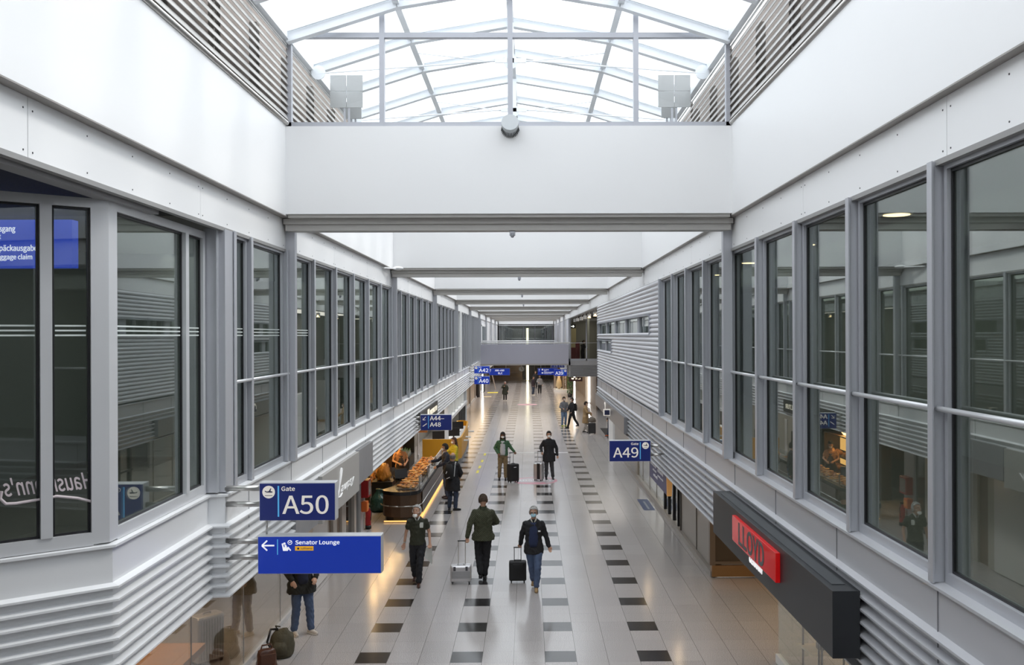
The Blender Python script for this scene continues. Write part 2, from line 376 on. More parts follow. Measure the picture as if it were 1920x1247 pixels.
# ------------------------------------------------------------ bay window, left foreground
bay_glass = glass('bay_glass', (0.66, 0.69, 0.68), 1.7, (0.9, 0.93, 0.92))
def facet(p, q, panes, n0, z0=3.63, z1=6.58, first=0.075):
    """glazed facet from p to q (x,y); panes: fractions where mullions stand"""
    p = Vector((p[0], p[1], 0)); q = Vector((q[0], q[1], 0)); d = (q-p).normalized(); L = (q-p).length; nn = Vector((d.y, -d.x, 0))
    e = empty('window_%d' % n0, p+Vector((0, 0, z0)), kind='structure')
    def bx(mb, a, b, o0, o1, za, zb):
        c = [p+d*a+nn*o0, p+d*b+nn*o0, p+d*b+nn*o1, p+d*a+nn*o1]
        mb.prism([v+Vector((0, 0, za)) for v in c], (0, 0, zb-za))
    f = MB(); g = MB(); k = MB(); ed = [0]+[t for t in panes]+[L]
    bx(f, 0, L, -0.1, 0, z1-0.08, z1); bx(f, 0, L, -0.1, 0, z0, z0+0.11)
    cut = []
    for i, t in enumerate(ed):
        wl, wr = (0, first) if i == 0 else ((0.015 if first > .05 else 0.075, 0) if i == len(ed)-1 else (0.045, 0.045))
        bx(f, max(0, t-wl), min(L, t+wr), -0.1, 0.012 if 0 < i < len(ed)-1 else 0, z0+0.11, z1-0.08); cut.append((t-wl, t+wr))
    f.build('window_frame', ALUW, e)
    for (a0, a), (b, b1) in zip(cut, cut[1:]):
        bx(k, a, b, -0.05, -0.03, z1-0.10, z1-0.08); bx(k, a, b, -0.05, -0.03, z0+0.11, z0+0.13); bx(k, a, a+0.022, -0.05, -0.03, z0+0.11, z1-0.08); bx(k, b-0.022, b, -0.05, -0.03, z0+0.11, z1-0.08)
        h = MB(); bx(h, a+.002, b-.002, -0.06, -0.05, z0+0.112, z1-0.082); h.build('pane', WGLASS if first < .05 else bay_glass, e)
    k.build('gasket', BLACK, e)
    for z in (5.41, 5.45, 5.49):
        for (a0, a), (b, b1) in zip(cut, cut[1:]): bx(g, a+0.03, b-0.03, -0.045, -0.04, z, z+0.014)
    g.build('stripes', MATS['frosted_stripe'], e)
    return e
A0, A1 = Vector((-6.6, 5.5)), Vector((-3.62, 7.86))
facetA = facet(A0, (-3.70, 7.79), [1.1, 2.22, 3.338], 70)
facet((-3.60, 8.02), (-3.63, 10.30), [1.69], 71, first=0.012)
m = MB(); m.prism([(-3.70, 7.79, 3.64), (-3.60, 7.87, 3.64), (-3.60, 8.03, 3.64), (-3.72, 8.03, 3.64)], (0, 0, 2.96))
struct('trim_60', m, ALUW)
m = MB(); m.box(-3.66, -3.50, 10.32, 10.42, 3.64, 6.62); m.box(-3.50, -3.43, 10.36, 10.68, 3.64, 6.62); m.box(-3.515, -3.505, 10.30, 10.33, 3.64, 6.62)
struct('trim_61', m, ALU)
# soffit pieces above the bay
m = MB(); m.box(-3.66, -3.525, -4, 8.75, 6.57, 6.66); struct('trim_62', m, mat('soffit_rail', (0.33, 0.33, 0.335), 0.5))
m = MB(); m.box(-9, -3.68, 6.3, 6.45, 6.60, 6.68); struct('beam_20', m, TAUPE)
struct('ceiling_6', MB().box(-9, -3.5, -4, 10.6, 6.80, 6.85), mat('mesh_soffit', (0.035, 0.033, 0.035), 0.7, bump=0.5, bscale=40))
# ------------------------------------------------------------ roof
EV, JT, RG = 9.50, 9.98, 10.24
prof = [(-3.32, EV), (-1.8, JT), (-0.255, RG), (1.29, JT), (2.81, EV)]
m = MB()
for k in range(-9, 61):
    y = 12.6+1.53*k
    for (xa, za), (xb, zb) in zip(prof, prof[1:]): m.bar((xa, y, za), (xb, y, zb), 0.12, 0.13); m.bar((xa, y-0.09, za+0.07), (xb, y-0.09, zb+0.07), 0.03, 0.03)
struct('roof_rafters', m, ROOFW)
m = MB()
for x, z in prof: m.box(x-0.045, x+0.045, -2, 105, z-0.02, z+0.10)
struct('roof_purlins', m, ROOFW)
m = MB()
for (xa, za), (xb, zb) in zip(prof, prof[1:]): m.add([(xa, -2, za+0.09), (xb, -2, zb+0.09), (xb, 105, zb+0.09), (xa, 105, za+0.09)], [(0, 1, 2, 3)])
struct('roof_glazing', m, RGLASS)
m = MB(); pl = MB()
for k in range(0, 14):
    y = 14.0+3.06*k; n_ = (-0.255, y, 9.62)
    for sx_, s in ((-3.25, -1), (2.74, 1)):
        m.cyl((sx_, y, 9.42), (n_[0]+s*0.22, y, 9.62), 0.012, n=8); m.cyl((n_[0]+s*0.2, y, 9.60), (s*1.5-0.255, y+0.7, 9.95), 0.009, n=6)
        pl.disc((sx_-s*0.05, y-0.01, 9.44), (0, 1, 0), 0.11, 0.02, 16)
        pl.bar((n_[0], y, 9.62), (n_[0]+s*0.24, y, 9.62), 0.03, 0.07)
    pl.bar((n_[0], y, 9.50), (n_[0], y, 10.2), 0.03, 0.10, up=(1, 0, 0)); pl.disc((n_[0], y-0.01, 9.60), (0, 1, 0), 0.11, 0.02, 16)
o = struct('roof_tie_rods', m, ROOFW); struct('plate', pl, ROOFW, o)
# outer upstand behind the louvres with posts
m = MB(); m.box(-3.9, -3.8, -4, 105, 8.2, 10.0); m.box(-3.9, -3.48, -4, 105, 8.2, 8.3); m.box(3.3, 3.4, -4, 105, 8.2, 10.0); m.box(2.97, 3.4, -4, 105, 8.2, 8.3)
struct('wall_upstand', m, mat('brown_upstand', (0.20, 0.17, 0.15), 0.7, var=0.3, vscale=0.8))
m = MB()
for k in range(-2, 70):
    y = 1.2+1.53*k; m.box(-3.62, -3.52, y, y+0.12, 8.3, 9.5); m.box(3.02, 3.12, y, y+0.12, 8.3, 9.5)
struct('wall_upstand_posts', m, mat('post_taupe', (0.16, 0.145, 0.13), 0.7))
for nm, x, s in (('trim_63', -3.33, -1), ('trim_64', 2.83, 1)):
    m = MB()
    for i in range(11):
        z = 8.45+0.098*i
        m.prism([(x, -4, z-0.036), (x, -4, z-0.030), (x+s*0.028, -4, z+0.040), (x+s*0.060, -4, z+0.048), (x+s*0.060, -4, z+0.042), (x+s*0.034, -4, z+0.042), (x+s*0.008, -4, z-0.036)], (0, 109, 0))
    o = struct(nm, m, mat('louvre', (0.50, 0.49, 0.475), 0.45, 0.2))
    MB().cyl((x+s*0.02, -4, 8.37), (x+s*0.02, 105, 8.37), 0.03, n=12).build('rail', STEEL, o, smooth=True)
    t = MB()
    for k in range(0, 30):
        y = 12.85+3.06*(k-3); t.box(min(x+s*0.02, x+s*0.06), max(x+s*0.02, x+s*0.06), y, y+0.02, 8.36, 9.48)
    t.build('louvre_bracket', TAUPE, o)
# gable glazing on the first beam
gy = 12.74
e = empty('window_80', (-0.25, gy, 8.32), kind='structure')
m = MB()
for x in (-2.03, 1.52): m.box(x-0.035, x+0.035, gy-0.006, gy+0.096, 8.316, 9.93)
m.box(-0.275, -0.205, gy-0.006, gy+0.096, 8.316, 10.2)
m.box(XL, XR, gy, gy+0.09, 8.32, 8.385); m.box(-3.3, 2.79, gy, gy+0.09, 9.565, 9.635); m.box(-3.35, -3.29, gy, gy+0.09, 8.32, 9.66); m.box(2.78, 2.84, gy, gy+0.09, 8.32, 9.66)
m.build('window_frame', mat('gable_frame', (0.44, 0.45, 0.49), 0.4, 0.2), e)
m = MB(); m.add([(-3.3, gy+0.05, 8.385), (2.79, gy+0.05, 8.385), (2.79, gy+0.05, 9.55), (-0.255, gy+0.05, 10.2), (-3.3, gy+0.05, 9.55)], [(0, 1, 2, 3, 4)])
m.build('pane', CGLASS, e)
# ================================================================ right corrugated wall, cross wing, bridge, far end
CORR = mat('corrugated_metal', (0.60, 0.60, 0.63), 0.36, 0.3)
m = MB(); pz = 0.106; x0 = 2.885
z = 3.66
def strip_y(z):
    c = z+pz/2
    if 5.42 < c < 5.87: return [(20.05, 21.6)]
    if 4.78 < c < 5.22: return [(20.05, 31.55)]
    return [(20.05, 38.0)]
while z < 6.6:
    zt = min(z+pz, 6.63)
    for a, b in strip_y(z):
        m.prism([(x0+0.06, a, z), (x0+0.012, a, z+0.004), (x0-0.022, a, z+0.035), (x0-0.020, a, z+0.062), (x0+0.014, a, zt-0.002), (x0+0.06, a, zt)], (0, b-a, 0))
    z += pz
struct('wall_corrugated', m, CORR)
m = MB(); m.box(2.86, 3.1, 19.97, 20.07, 3.62, 6.63); m.box(2.87, 3.1, 37.95, 38.02, 2.46, 6.63)
m.box(2.85, 3.0, 21.6, 38, 5.39, 5.42); m.box(2.85, 3.0, 21.6, 38, 5.87, 5.90); m.box(2.85, 3.0, 21.57, 21.62, 5.39, 5.9)
m.box(2.85, 3.0, 31.55, 38, 4.75, 4.78); m.box(2.85, 3.0, 31.55, 38, 5.2, 5.23); m.box(2.85, 3.0, 31.5, 31.57, 4.75, 5.23)
struct('trim_70', m, GREYF)
def strip_window(n, ya, yb, za, zb):
    e = empty('window_%d' % n, (3.0, (ya+yb)/2, za), kind='structure')
    MB().box(2.93, 3.03, ya, ya+0.07, za, zb).box(2.93, 3.03, yb-0.35, yb, za, zb).build('window_frame', GREYF, e)
    MB().box(2.97, 2.98, ya+0.07, yb-0.35, za, zb).build('pane', WGLASS, e)
    v = []; N = 40
    for i in range(N+1):
        y = ya+0.1+(yb-ya-0.5)*i/N; v += [(3.2+0.03*math.sin(i*1.9), y, za), (3.2+0.03*math.sin(i*1.9), y, zb)]
    c = MB(); c.add(v, [(2*i, 2*i+2, 2*i+3, 2*i+1) for i in range(N)]); c.build('blind', mat('curtain_white', (0.6, 0.62, 0.6), 0.9), e, smooth=True)
for i, (a, b) in enumerate([(21.62, 24.4), (24.4, 27.6), (27.6, 30.9), (30.9, 34.3), (34.3, 38.0)]): strip_window(90+i, a, b, 5.42, 5.87)
for i, (a, b) in enumerate([(31.57, 34.6), (34.6, 38.0)]): strip_window(96+i, a, b, 4.78, 5.2)
# interior lining behind the corrugated wall
struct('wall_lining', MB().box(3.9, 4.0, 20.1, 38, 3.3, 6.85), mat('lining', (0.45, 0.45, 0.44), 0.8))
# cross wing on the right at the far end of the lobby
WG = mat('wing_panel', (0.36, 0.36, 0.375), 0.4, 0.2)
m = MB(); m.box(2.85, 7.5, 65.0, 65.15, 3.28, 3.62); m.box(2.85, 7.5, 65.05, 65.15, 2.47, 3.3)
for i in range(8): z = 3.24-0.108*i; m.prism([(2.83, 65.06, z+0.02), (2.83, 64.96, z), (2.83, 64.96, z-0.02), (2.83, 65.06, z-0.01)], (4.67, 0, 0))
struct('wall_wing', m, WG)
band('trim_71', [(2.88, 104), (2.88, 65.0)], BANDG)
e = empty('window_98', (5, 65.0, 3.62), kind='structure')
m = MB(); m.box(2.86, 7.5, 64.98, 65.08, 3.6, 3.74); m.box(2.86, 2.98, 64.98, 65.08, 3.62, 6.63); m.box(4.1, 4.19, 64.98, 65.08, 3.62, 6.63); m.box(5.3, 5.36, 64.98, 65.08, 3.62, 6.63); m.box(6.4, 6.46, 64.98, 65.08, 3.62, 6.63)
m.build('window_frame', GREYF, e)
MB().box(2.98, 7.5, 65.02, 65.03, 3.74, 6.63).build('pane', CGLASS, e)
MB().cyl((2.98, 64.95, 4.87), (7.5, 64.95, 4.87), 0.02, n=8).build('handrail', ALU, e)
# wing interior: lit yellow wall, shelves
struct('wall_wing_back', MB().box(2.9, 7.5, 72, 72.1, 3.3, 6.85), mat('wing_back', (0.34, 0.33, 0.29), 0.8))
struct('wall_wing_yellow', MB().box(3.05, 3.75, 71.5, 71.6, 3.3, 6.2), mat('wing_yellow', (0.55, 0.47, 0.27), 0.8))
struct('wall_lobby_side', MB().box(7.5, 7.6, 38, 65, 0, 6.9), mat('lobby_side', (0.22, 0.22, 0.21), 0.8))
struct('wall_lobby_near', MB().box(3.1, 7.5, 38.0, 38.1, 2.5, 6.85), MATS['lobby_side'])
e = empty('exit_light_sign', (3.4, 70, 6.0), label='small lit arrow sign inside the upper wing room', cat='sign')
MB().box(3.15, 3.65, 69.9, 70, 5.95, 6.25).build('casing', BLACK, e); MB().bar((3.25, 69.89, 6.1), (3.5, 69.89, 6.1), 0.01, 0.04).bar((3.42, 69.89, 6.18), (3.52, 69.89, 6.1), 0.01, 0.04).bar((3.42, 69.89, 6.02), (3.52, 69.89, 6.1), 0.01, 0.04).build('arrow', mat('arrow_lit', (0.9, 0.9, 0.8), 0.5, emit=(1, 1, 0.9), estr=1.5), e)
MB().cyl((3.4, 69.95, 6.25), (3.4, 69.95, 6.86), 0.02).build('hanger', BLACK, e)
o = MB().box(3.15, 3.5, 67.6, 68.0, 3.3, 4.5).box(3.55, 3.85, 68.4, 68.7, 3.3, 4.9).build('red_cabinet', mat('cabinet_red', (0.20, 0.03, 0.03), 0.5)); tag(o, 'dark red cabinet beside the leaning figure in the upper wing', 'cabinet')
struct('column_60', MB().box(4.55, 4.7, 70, 70.2, 3.3, 6.85).box(5.4, 5.5, 69, 71.8, 3.3, 6.85), mat('wing_column', (0.42, 0.43, 0.38), 0.6))
# wall beyond the wing: grey panels with two tall slots
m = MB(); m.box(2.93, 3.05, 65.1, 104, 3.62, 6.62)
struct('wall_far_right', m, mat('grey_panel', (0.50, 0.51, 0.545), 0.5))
m = MB()
for y in (70, 76, 82, 95): m.box(2.915, 2.93, y, y+0.06, 3.62, 6.62)
m.box(2.91, 2.93, 85, 92, 3.62, 6.4)
struct('trim_72', m, mat('grey_panel_dark', (0.27, 0.28, 0.30), 0.5))
# left wall beyond the bridge
m = MB(); m.box(-3.62, -3.48, 66.1, 104, 3.3, 6.62); struct('wall_far_left', m, mat('pale_panel', (0.66, 0.66, 0.68), 0.5))
e = empty('window_99', (-3.47, 72, 3.7), kind='structure')
MB().box(-3.48, -3.44, 67.6, 76.8, 6.12, 6.3).box(-3.48, -3.44, 67.6, 68.2, 3.7, 6.2).box(-3.48, -3.44, 76.2, 76.8, 3.7, 6.2).build('window_frame', WHITE, e)
m = MB(); m.box(-3.475, -3.465, 68.2, 76.2, 3.7, 6.12); m.build('pane', WGLASS, e)
m = MB()
for i in range(6): m.box(-3.47, -3.45, 69.2+1.2*i, 69.28+1.2*i, 3.7, 6.12)
m.build('mullion', GREYF, e)
m = MB()
for y in (82, 90, 97): m.box(-3.48, -3.46, y, y+0.5, 3.4, 6.62)
struct('trim_73', m, GREYF)
# end wall
struct('beam_30', MB().box(XL, XR, 103.6, 104.1, 6.55, 7.2), WHITER)
struct('beam_31', MB().box(XL, XR, 103.5, 104.2, 7.2, 10.6), WHITER)
e = empty('window_100', (-0.25, 103.8, 3.3), kind='structure')
m = MB()
for x in (-3.3, -0.55, 0.75, 1.95, 2.78): m.box(x-0.05, x+0.05, 103.75, 103.85, 3.3, 6.55)
m.box(XL, XR, 103.75, 103.85, 4.6, 4.66)
m.build('window_frame', mat('dark_frame', (0.10, 0.10, 0.11), 0.4), e)
MB().box(XL, XR, 103.8, 103.81, 3.3, 6.55).build('pane', WGLASS, e)
struct('wall_end_room', MB().box(-12, 12, 112, 112.1, 3.3, 7), mat('dark_room', (0.10, 0.10, 0.10), 0.8))
struct('floor_6', MB().box(-12, 12, 103.6, 125, 3.2, 3.3), MATS['gallery_floor'])
struct('ceiling_7', MB().box(-12, 12, 103.6, 125, 6.6, 6.7), MATS['dark_room'])
struct('roof_end', MB().box(-12, 12, 104, 125, 8, 8.2), MATS['dark_room'])
# curtain strands in the end room
m = MB()
for i in range(15): m.bar((-2.6+0.14*i-0.5, 108, 3.3), (-2.3+0.11*i, 108, 6.3), 0.05, 0.03)
o = m.build('curtain', mat('drape_grey', (0.45, 0.44, 0.42), 0.8)); tag(o, 'pale gathered drape hanging behind the end glazing above the footbridge', 'curtain')
# footbridge
e = empty('footbridge', (-0.25, 65.6, 3.36), label='grey solid-sided footbridge spanning the hall above the far signs', cat='footbridge')
MB().box(-3.38, 2.85, 64.6, 64.72, 3.40, 4.78).build('side_panel', mat('bridge_grey', (0.40, 0.40, 0.47), 0.6), e)
MB().box(-3.38, 2.85, 64.6, 67.6, 3.30, 3.40).build('deck', TAUPE, e)
MB().box(-3.38, 2.85, 67.5, 67.6, 3.40, 4.78).build('side_panel', MATS['bridge_grey'], e)
MB().cyl((-3.42, 64.62, 4.88), (2.95, 64.62, 4.88), 0.05, n=12).build('handrail', WHITE, e, smooth=True)
MB().cyl((-3.38, 67.55, 5.0), (2.0, 67.55, 5.0), 0.045, n=12).build('handrail', WHITE, e, smooth=True)
m = MB()
for i in range(7): x = -3.2+1.0*i; MB().box(x, x+0.03, 64.64, 64.68, 4.76, 4.88).build('rail_post', WHITE, e)
# ground floor, far end
BRW = mat('brown_stone', (0.23, 0.165, 0.12), 0.35, var=0.25, vscale=1.5)
struct('wall_end_left', MB().box(-12, -0.75, 110.5, 110.8, 0, 3.3), BRW)
struct('wall_end_right', MB().box(3.0, 12, 110.5, 110.8, 0, 3.3), BRW)
m = MB(); m.box(-0.75, 3.0, 110.7, 110.8, 0, 3.3); struct('door_1', m, mat('black_door', (0.012, 0.012, 0.014), 0.25))
m = MB(); m.box(0.7, 0.78, 110.6, 110.7, 0, 3.3); m.box(2.0, 2.06, 110.6, 110.7, 0, 3.3); m.box(-0.1, 1.6, 110.6, 110.68, 1.9, 1.96); m.box(-0.75, 3, 110.55, 110.7, 0, 0.12)
struct('door_2', m, mat('dark_bronze', (0.10, 0.085, 0.07), 0.4))
m = MB(); m.box(-9, -0.9, 109.6, 109.7, 0.0, 0.45); m.box(-9, -0.9, 109.4, 109.6, 0.85, 1.0); struct('trim_74', m, BRW)
struct('wall_end_cap', MB().box(-12, 12, 124.8, 125, 0, 9), MATS['dark_room'])
# ground floor, left: brown panels beyond the kiosk
STN = mat('left_stone', (0.36, 0.29, 0.235), 0.3, var=0.18, vscale=1.0)
struct('wall_stone_left', MB().box(-4.75, -4.62, 51.2, 110, 0.12, 2.48), STN)
m = MB(); m.box(-4.62, -4.55, 51.2, 110, 0, 0.12); struct('baseboard_left', m, ALU)
m = MB()
for y in (57.5, 64.5, 71, 78): m.box(-4.64, -4.5, y, y+0.25, 0, 2.48)
struct('trim_75', m, TAUPE)
struct('column_50', MB().cyl((-4.45, 80.5, 0), (-4.45, 80.5, 2.48), 0.18, n=20), mat('black_pillar', (0.02, 0.02, 0.022), 0.3), smooth=True)
struct('column_51', MB().box(-4.6, -4.2, 88.2, 88.6, 0, 2.48), MATS['black_pillar'])
# ground floor, right
PNL = mat('beige_metal_panel', (0.40, 0.375, 0.345), 0.4, 0.25, bump=0.03, bscale=30)
BRZ = mat('dark_bronze_panel', (0.10, 0.075, 0.052), 0.4, 0.2)
m = MB(); m.box(4.12, 4.3, 22.35, 24.6, 0.14, 1.55); m.box(4.12, 4.3, 20.35, 22.35, 0.14, 2.48); m.box(4.12, 4.3, 22.35, 24.6, 1.62, 1.78); m.box(4.12, 4.3, 22.35, 24.6, 2.36, 2.48)
struct('wall_panel_right', m, PNL)
m = MB(); m.box(4.10, 4.125, 22.34, 22.36, 0.14, 2.48); m.box(4.10, 4.125, 20.38, 20.42, 0.1, 2.48); m.box(4.08, 4.14, 24.58, 24.64, 0.1, 2.48)
struct('trim_76', m, mat('joint_dark', (0.12, 0.11, 0.10), 0.5))
m = MB(); m.box(4.14, 4.16, 22.4, 24.6, 1.78, 2.36); struct('window_101', m, SGLASS)
m = MB()
for y in (22.8, 23.4, 24.0): m.box(4.115, 4.15, y, y+0.12, 1.78, 2.36)
m.box(4.115, 4.15, 22.4, 24.6, 1.70, 1.80); struct('trim_77', m, BLACK)
m = MB(); m.box(4.04, 4.14, 20.3, 46, 0, 0.13); struct('baseboard_right', m, mat('stone_base', (0.36, 0.33, 0.30), 0.35))
# recess wall facing the camera at the shoe-shop entrance
m = MB(); m.box(4.12, 9, 20.3, 20.42, 0.36, 1.62); m.box(4.12, 9, 20.3, 20.42, 1.70, 2.46); struct('wall_recess', m, BRZ)
m = MB(); m.box(4.1, 9, 20.26, 20.4, 0.30, 0.36); m.box(4.1, 9, 20.26, 20.4, 1.62, 1.70); m.box(4.02, 4.14, 20.24, 20.38, 0.28, 2.46); struct('trim_78', m, mat('bronze_rail', (0.22, 0.17, 0.13), 0.35, 0.4))
m = MB(); m.box(4.06, 9, 20.22, 20.4, 0.03, 0.28); struct('baseboard_recess', m, mat('bronze_base', (0.36, 0.21, 0.10), 0.3, 0.6))
# glass shop front 24.6 - 46
e = empty('window_102', (4.15, 30, 0.13), kind='structure')
m = MB()
for y in (25.1, 25.9, 26.8, 27.6): m.box(4.10, 4.20, y, y+0.12, 0.13, 2.46)
m.box(4.10, 4.2, 24.7, 27.8, 1.40, 1.46); m.build('window_frame', BLACK, e)
g = MB(); g.box(4.14, 4.155, 24.7, 34.4, 0.13, 2.46); g.build('pane', SGLASS, e)
m = MB()
for y in (29.5, 31.2, 33.0): m.box(4.13, 4.16, y, y+0.03, 0.13, 2.46)
m.build('mullion', TAUPE, e)
struct('column_52', MB().box(4.1, 4.5, 34.4, 34.9, 0, 2.46), mat('stone_col', (0.36, 0.33, 0.29), 0.4))
struct('wall_shop_right', MB().box(4.14, 4.24, 34.9, 43.8, 0.13, 2.46), mat('grey_brown', (0.30, 0.285, 0.265), 0.3))
struct('column_53', MB().box(4.05, 4.35, 43.8, 46.2, 0, 2.6), WHITE)
struct('wall_back_shop_right', MB().box(8.4, 8.5, 20.4, 110, 0, 3.2), mat('shop_back', (0.30, 0.28, 0.26), 0.8))
struct('wall_lobby_ground', MB().box(4.95, 8.4, 58.0, 58.15, 0.14, 2.62), mat('lobby_wall', (0.34, 0.34, 0.34), 0.5))
struct('baseboard_lobby', MB().box(4.95, 8.4, 57.95, 58.0, 0, 0.14), MATS['bronze_base'])
struct('column_54', MB().box(4.55, 4.75, 73.0, 73.3, 0, 2.46), mat('stone_beige', (0.46, 0.40, 0.33), 0.4))
struct('wall_shop_beyond', MB().box(4.9, 5.0, 66, 110, 0, 2.46), mat('brown_shop', (0.22, 0.17, 0.13), 0.4, var=0.3, vscale=0.8))
# expansion strip across the floor
struct('trim_79', MB().box(-2.35, 1.8, 42.0, 42.12, 0.0, 0.004), mat('strip_metal', (0.8, 0.8, 0.8), 0.3, 0.3))
# shoe-shop glass box, right foreground
e = empty('window_103', (4.12, 11, 0), kind='structure')
MB().box(4.10, 4.115, 3, 15.0, 0.1, 2.46).box(4.115, 4.6, 14.99, 15.0, 0.1, 2.46).build('pane', SGLASS, e)
m = MB(); m.box(4.06, 4.14, 3, 15.02, 0, 0.14); m.build('sill', WHITE, e)
m = MB()
for y in (12.9, 11.0, 8.9): m.box(4.095, 4.12, y, y+0.02, 0.14, 2.46)
m.build('glass_joint', ALU, e)
# left ground floor glass front
e = empty('window_104', (-4.66, 14, 0), kind='structure')
MB().box(-4.67, -4.655, 6, 19.2, 0.08, 2.46).build('pane', glass('left_shop_glass', (0.78, 0.78, 0.77), 2.1, (0.95, 0.95, 0.95)), e)
MB().box(-4.72, -4.62, 6, 19.2, 0, 0.08).build('sill', ALUW, e)
m = MB()
for y in (8.3, 10.5, 12.6, 14.9, 17.1): m.box(-4.665, -4.65, y, y+0.015, 0.08, 2.46)
m.build('glass_joint', GREYF, e)
struct('wall_shop_left_back', MB().box(-8.6, -8.5, 4, 30, 0, 2.46), MATS['shop_back'])
struct('door_4', MB().box(-4.70, -4.54, 19.22, 20.6, 0.02, 2.4), mat('white_door', (0.72, 0.70, 0.69), 0.35))
CRM = mat('cream_frame', (0.50, 0.46, 0.42), 0.4)
m = MB(); m.box(-4.72, -4.60, 20.7, 21.0, 0, 2.46); m.box(-4.72, -4.60, 21.5, 21.9, 0, 2.46); m.box(-4.72, -4.60, 22.5, 23.0, 0, 2.46); m.box(-4.72, -4.60, 24.1, 24.35, 0, 2.46); struct('trim_80', m, CRM)
struct('door_5', MB().box(-4.69, -4.66, 21.0, 22.5, 0, 2.46), BRW)
struct('window_105', MB().box(-4.70, -4.68, 23.0, 24.1, 0, 2.46).box(-4.70, -4.68, 24.35, 25.1, 0, 2.46), mat('dark_mirror', (0.05, 0.048, 0.045), 0.05, 0.0, spec=1.0))
struct('column_55', MB().box(-5.0, -4.62, 25.1, 25.75, 0, 2.46), ALUW)
struct('wall_bakery_side', MB().box(-8.5, -5.0, 25.2, 25.4, 0, 2.46), mat('dark_wood', (0.07, 0.045, 0.03), 0.5))
struct('wall_bakery_back', MB().box(-7.0, -6.9, 25.4, 38, 0, 2.46), MATS['dark_wood'])
struct('wall_bakery_end', MB().box(-7, -5.0, 37.6, 37.75, 0, 2.46), MATS['dark_wood'])
# ------------------------------------------------------------ shop and gate signs
BLUE = mat('sign_blue', (0.012, 0.022, 0.13), 0.35, emit=(0.01, 0.03, 0.30), estr=0.10)
BLUEL = mat('sign_blue_lit', (0.010, 0.035, 0.30), 0.35, emit=(0.004, 0.04, 0.50), estr=0.28)
SW = mat('sign_white', (0.80, 0.76, 0.70), 0.4, emit=(0.9, 0.82, 0.72), estr=0.25)
SWL = mat('sign_white_lit', (0.85, 0.85, 0.87), 0.4, emit=(0.95, 0.95, 1), estr=0.45)
CYAN = mat('sign_cyan', (0.08, 0.35, 0.65), 0.4, emit=(0.1, 0.45, 0.8), estr=0.35)
def ftext(s, x0, x1, zb, cap, y, m, parent, name='lettering', Mx=None, ext=0.002, off=0.0, shear=0.0):
    """text fitted between x0..x1 in a frame whose plane is given by Mx (default faces -Y at y)"""
    cu = bpy.data.curves.new('t', 'FONT'); cu.body = s; cu.size = 1; cu.extrude = ext; cu.offset = (off*0.9+0.004)*CAPH/0.7; cu.resolution_u = 5; cu.shear = shear
    if FONT: cu.font = FONT
    t = bpy.data.objects.new('t', cu); C.objects.link(t); me = to_mesh(t, name, m); bpy.data.objects.remove(t); bpy.data.curves.remove(cu)
    xs = [v.co.x for v in me.vertices]; a, b = min(xs), max(xs); kx = (x1-x0)/(b-a); kz = cap/CAPH
    me.transform(Matrix.Translation((x0, zb, 0)) @ Matrix.Diagonal((kx, kz, 1, 1)) @ Matrix.Translation((-a, 0, 0)))
    F = Mx if Mx is not None else Matrix.Translation((0, y, 0)) @ FACE_CAM
    me.transform((WM(parent).inverted() if parent else Matrix()) @ F)
    o = bpy.data.objects.new(name, me); C.objects.link(o); o.parent = parent; return o
def plane_icon(parent, cx, cz, r, y, flip=1):
    MB().disc((cx, y, cz), (0, -1, 0), r, 0.003, 32).build('pictogram', SW, parent)
    k = MB(); p = [(-0.62, 0.18), (-0.52, 0.22), (-0.28, 0.08), (0.05, 0.15), (0.28, 0.58), (0.42, 0.60), (0.30, 0.16), (0.58, 0.10), (0.66, 0.0), (0.50, -0.08), (-0.30, -0.06), (-0.56, 0.06)]
    k.prism([(cx+flip*a*r, y-0.0035, cz+b*r) for a, b in p], (0, -0.002, 0)); k.box(cx-0.6*r, cx+0.6*r, y-0.0055, y-0.0035, cz-0.58*r, cz-0.50*r)
    k.build('aeroplane', mat('icon_dark', (0.03, 0.035, 0.09), 0.5), parent)
def sign(name, label, x0, x1, y, z0, z1, face, wallx, tubes, group=None, th=0.17):
    e = empty(name, ((x0+x1)/2, y+th/2, z0), label=label, cat='sign', group=group)
    MB().box(x0, x1, y+0.006, y+th, z0, z1).build('casing', ALUW, e, bevel=0.006)
    MB().box(x0+0.006, x1-0.006, y, y+0.007, z0+0.006, z1-0.012).build('face_panel', face, e)
    for z in tubes:
        a = x0 if wallx < x0 else x1
        MB().cyl((wallx, y+th*0.5, z), (a, y+th*0.5, z), 0.032, n=14).build('mounting_tube', STEEL, e, smooth=True)
    return e
def gate(label, x0, x1, y, z0, z1, txt, wallx, tubes, flip=False, lit=False):
    e = sign('gate_sign', label, x0, x1, y, z0, z1, BLUEL if lit else BLUE, wallx, tubes)
    W, Hh = x1-x0, z1-z0; u = lambda f: (x1-f*W) if flip else (x0+f*W); v = lambda f: z1-f*Hh; yy = y-0.001; wm = SWL if lit else SW
    plane_icon(e, u(0.125), v(0.245), 0.083*W, yy)
    a, b = sorted((u(0.243), u(0.262))); MB().box(a, b, yy-0.003, yy, v(0.89), v(0.085)).build('divider', CYAN, e)
    if not flip:
        ftext('Gate', u(0.293), u(0.47), v(0.214), 0.108*Hh, yy-0.002, wm, e, off=0.012); ftext(txt, u(0.304), u(0.912), v(0.812), 0.465*Hh, yy-0.002, wm, e, off=0.004)
    else:
        ftext('Gate', u(0.475), u(0.295), v(0.214), 0.108*Hh, yy-0.002, wm, e, off=0.012); ftext(txt, u(0.91), u(0.30), v(0.80), 0.46*Hh, yy-0.002, wm, e, off=0.004)
    return e
gate('blue box sign reading Gate A50, nearest on the white cladding', -3.035, -2.18, 10.3, 3.325, 3.755, 'A50', -3.44, (3.68, 3.50))
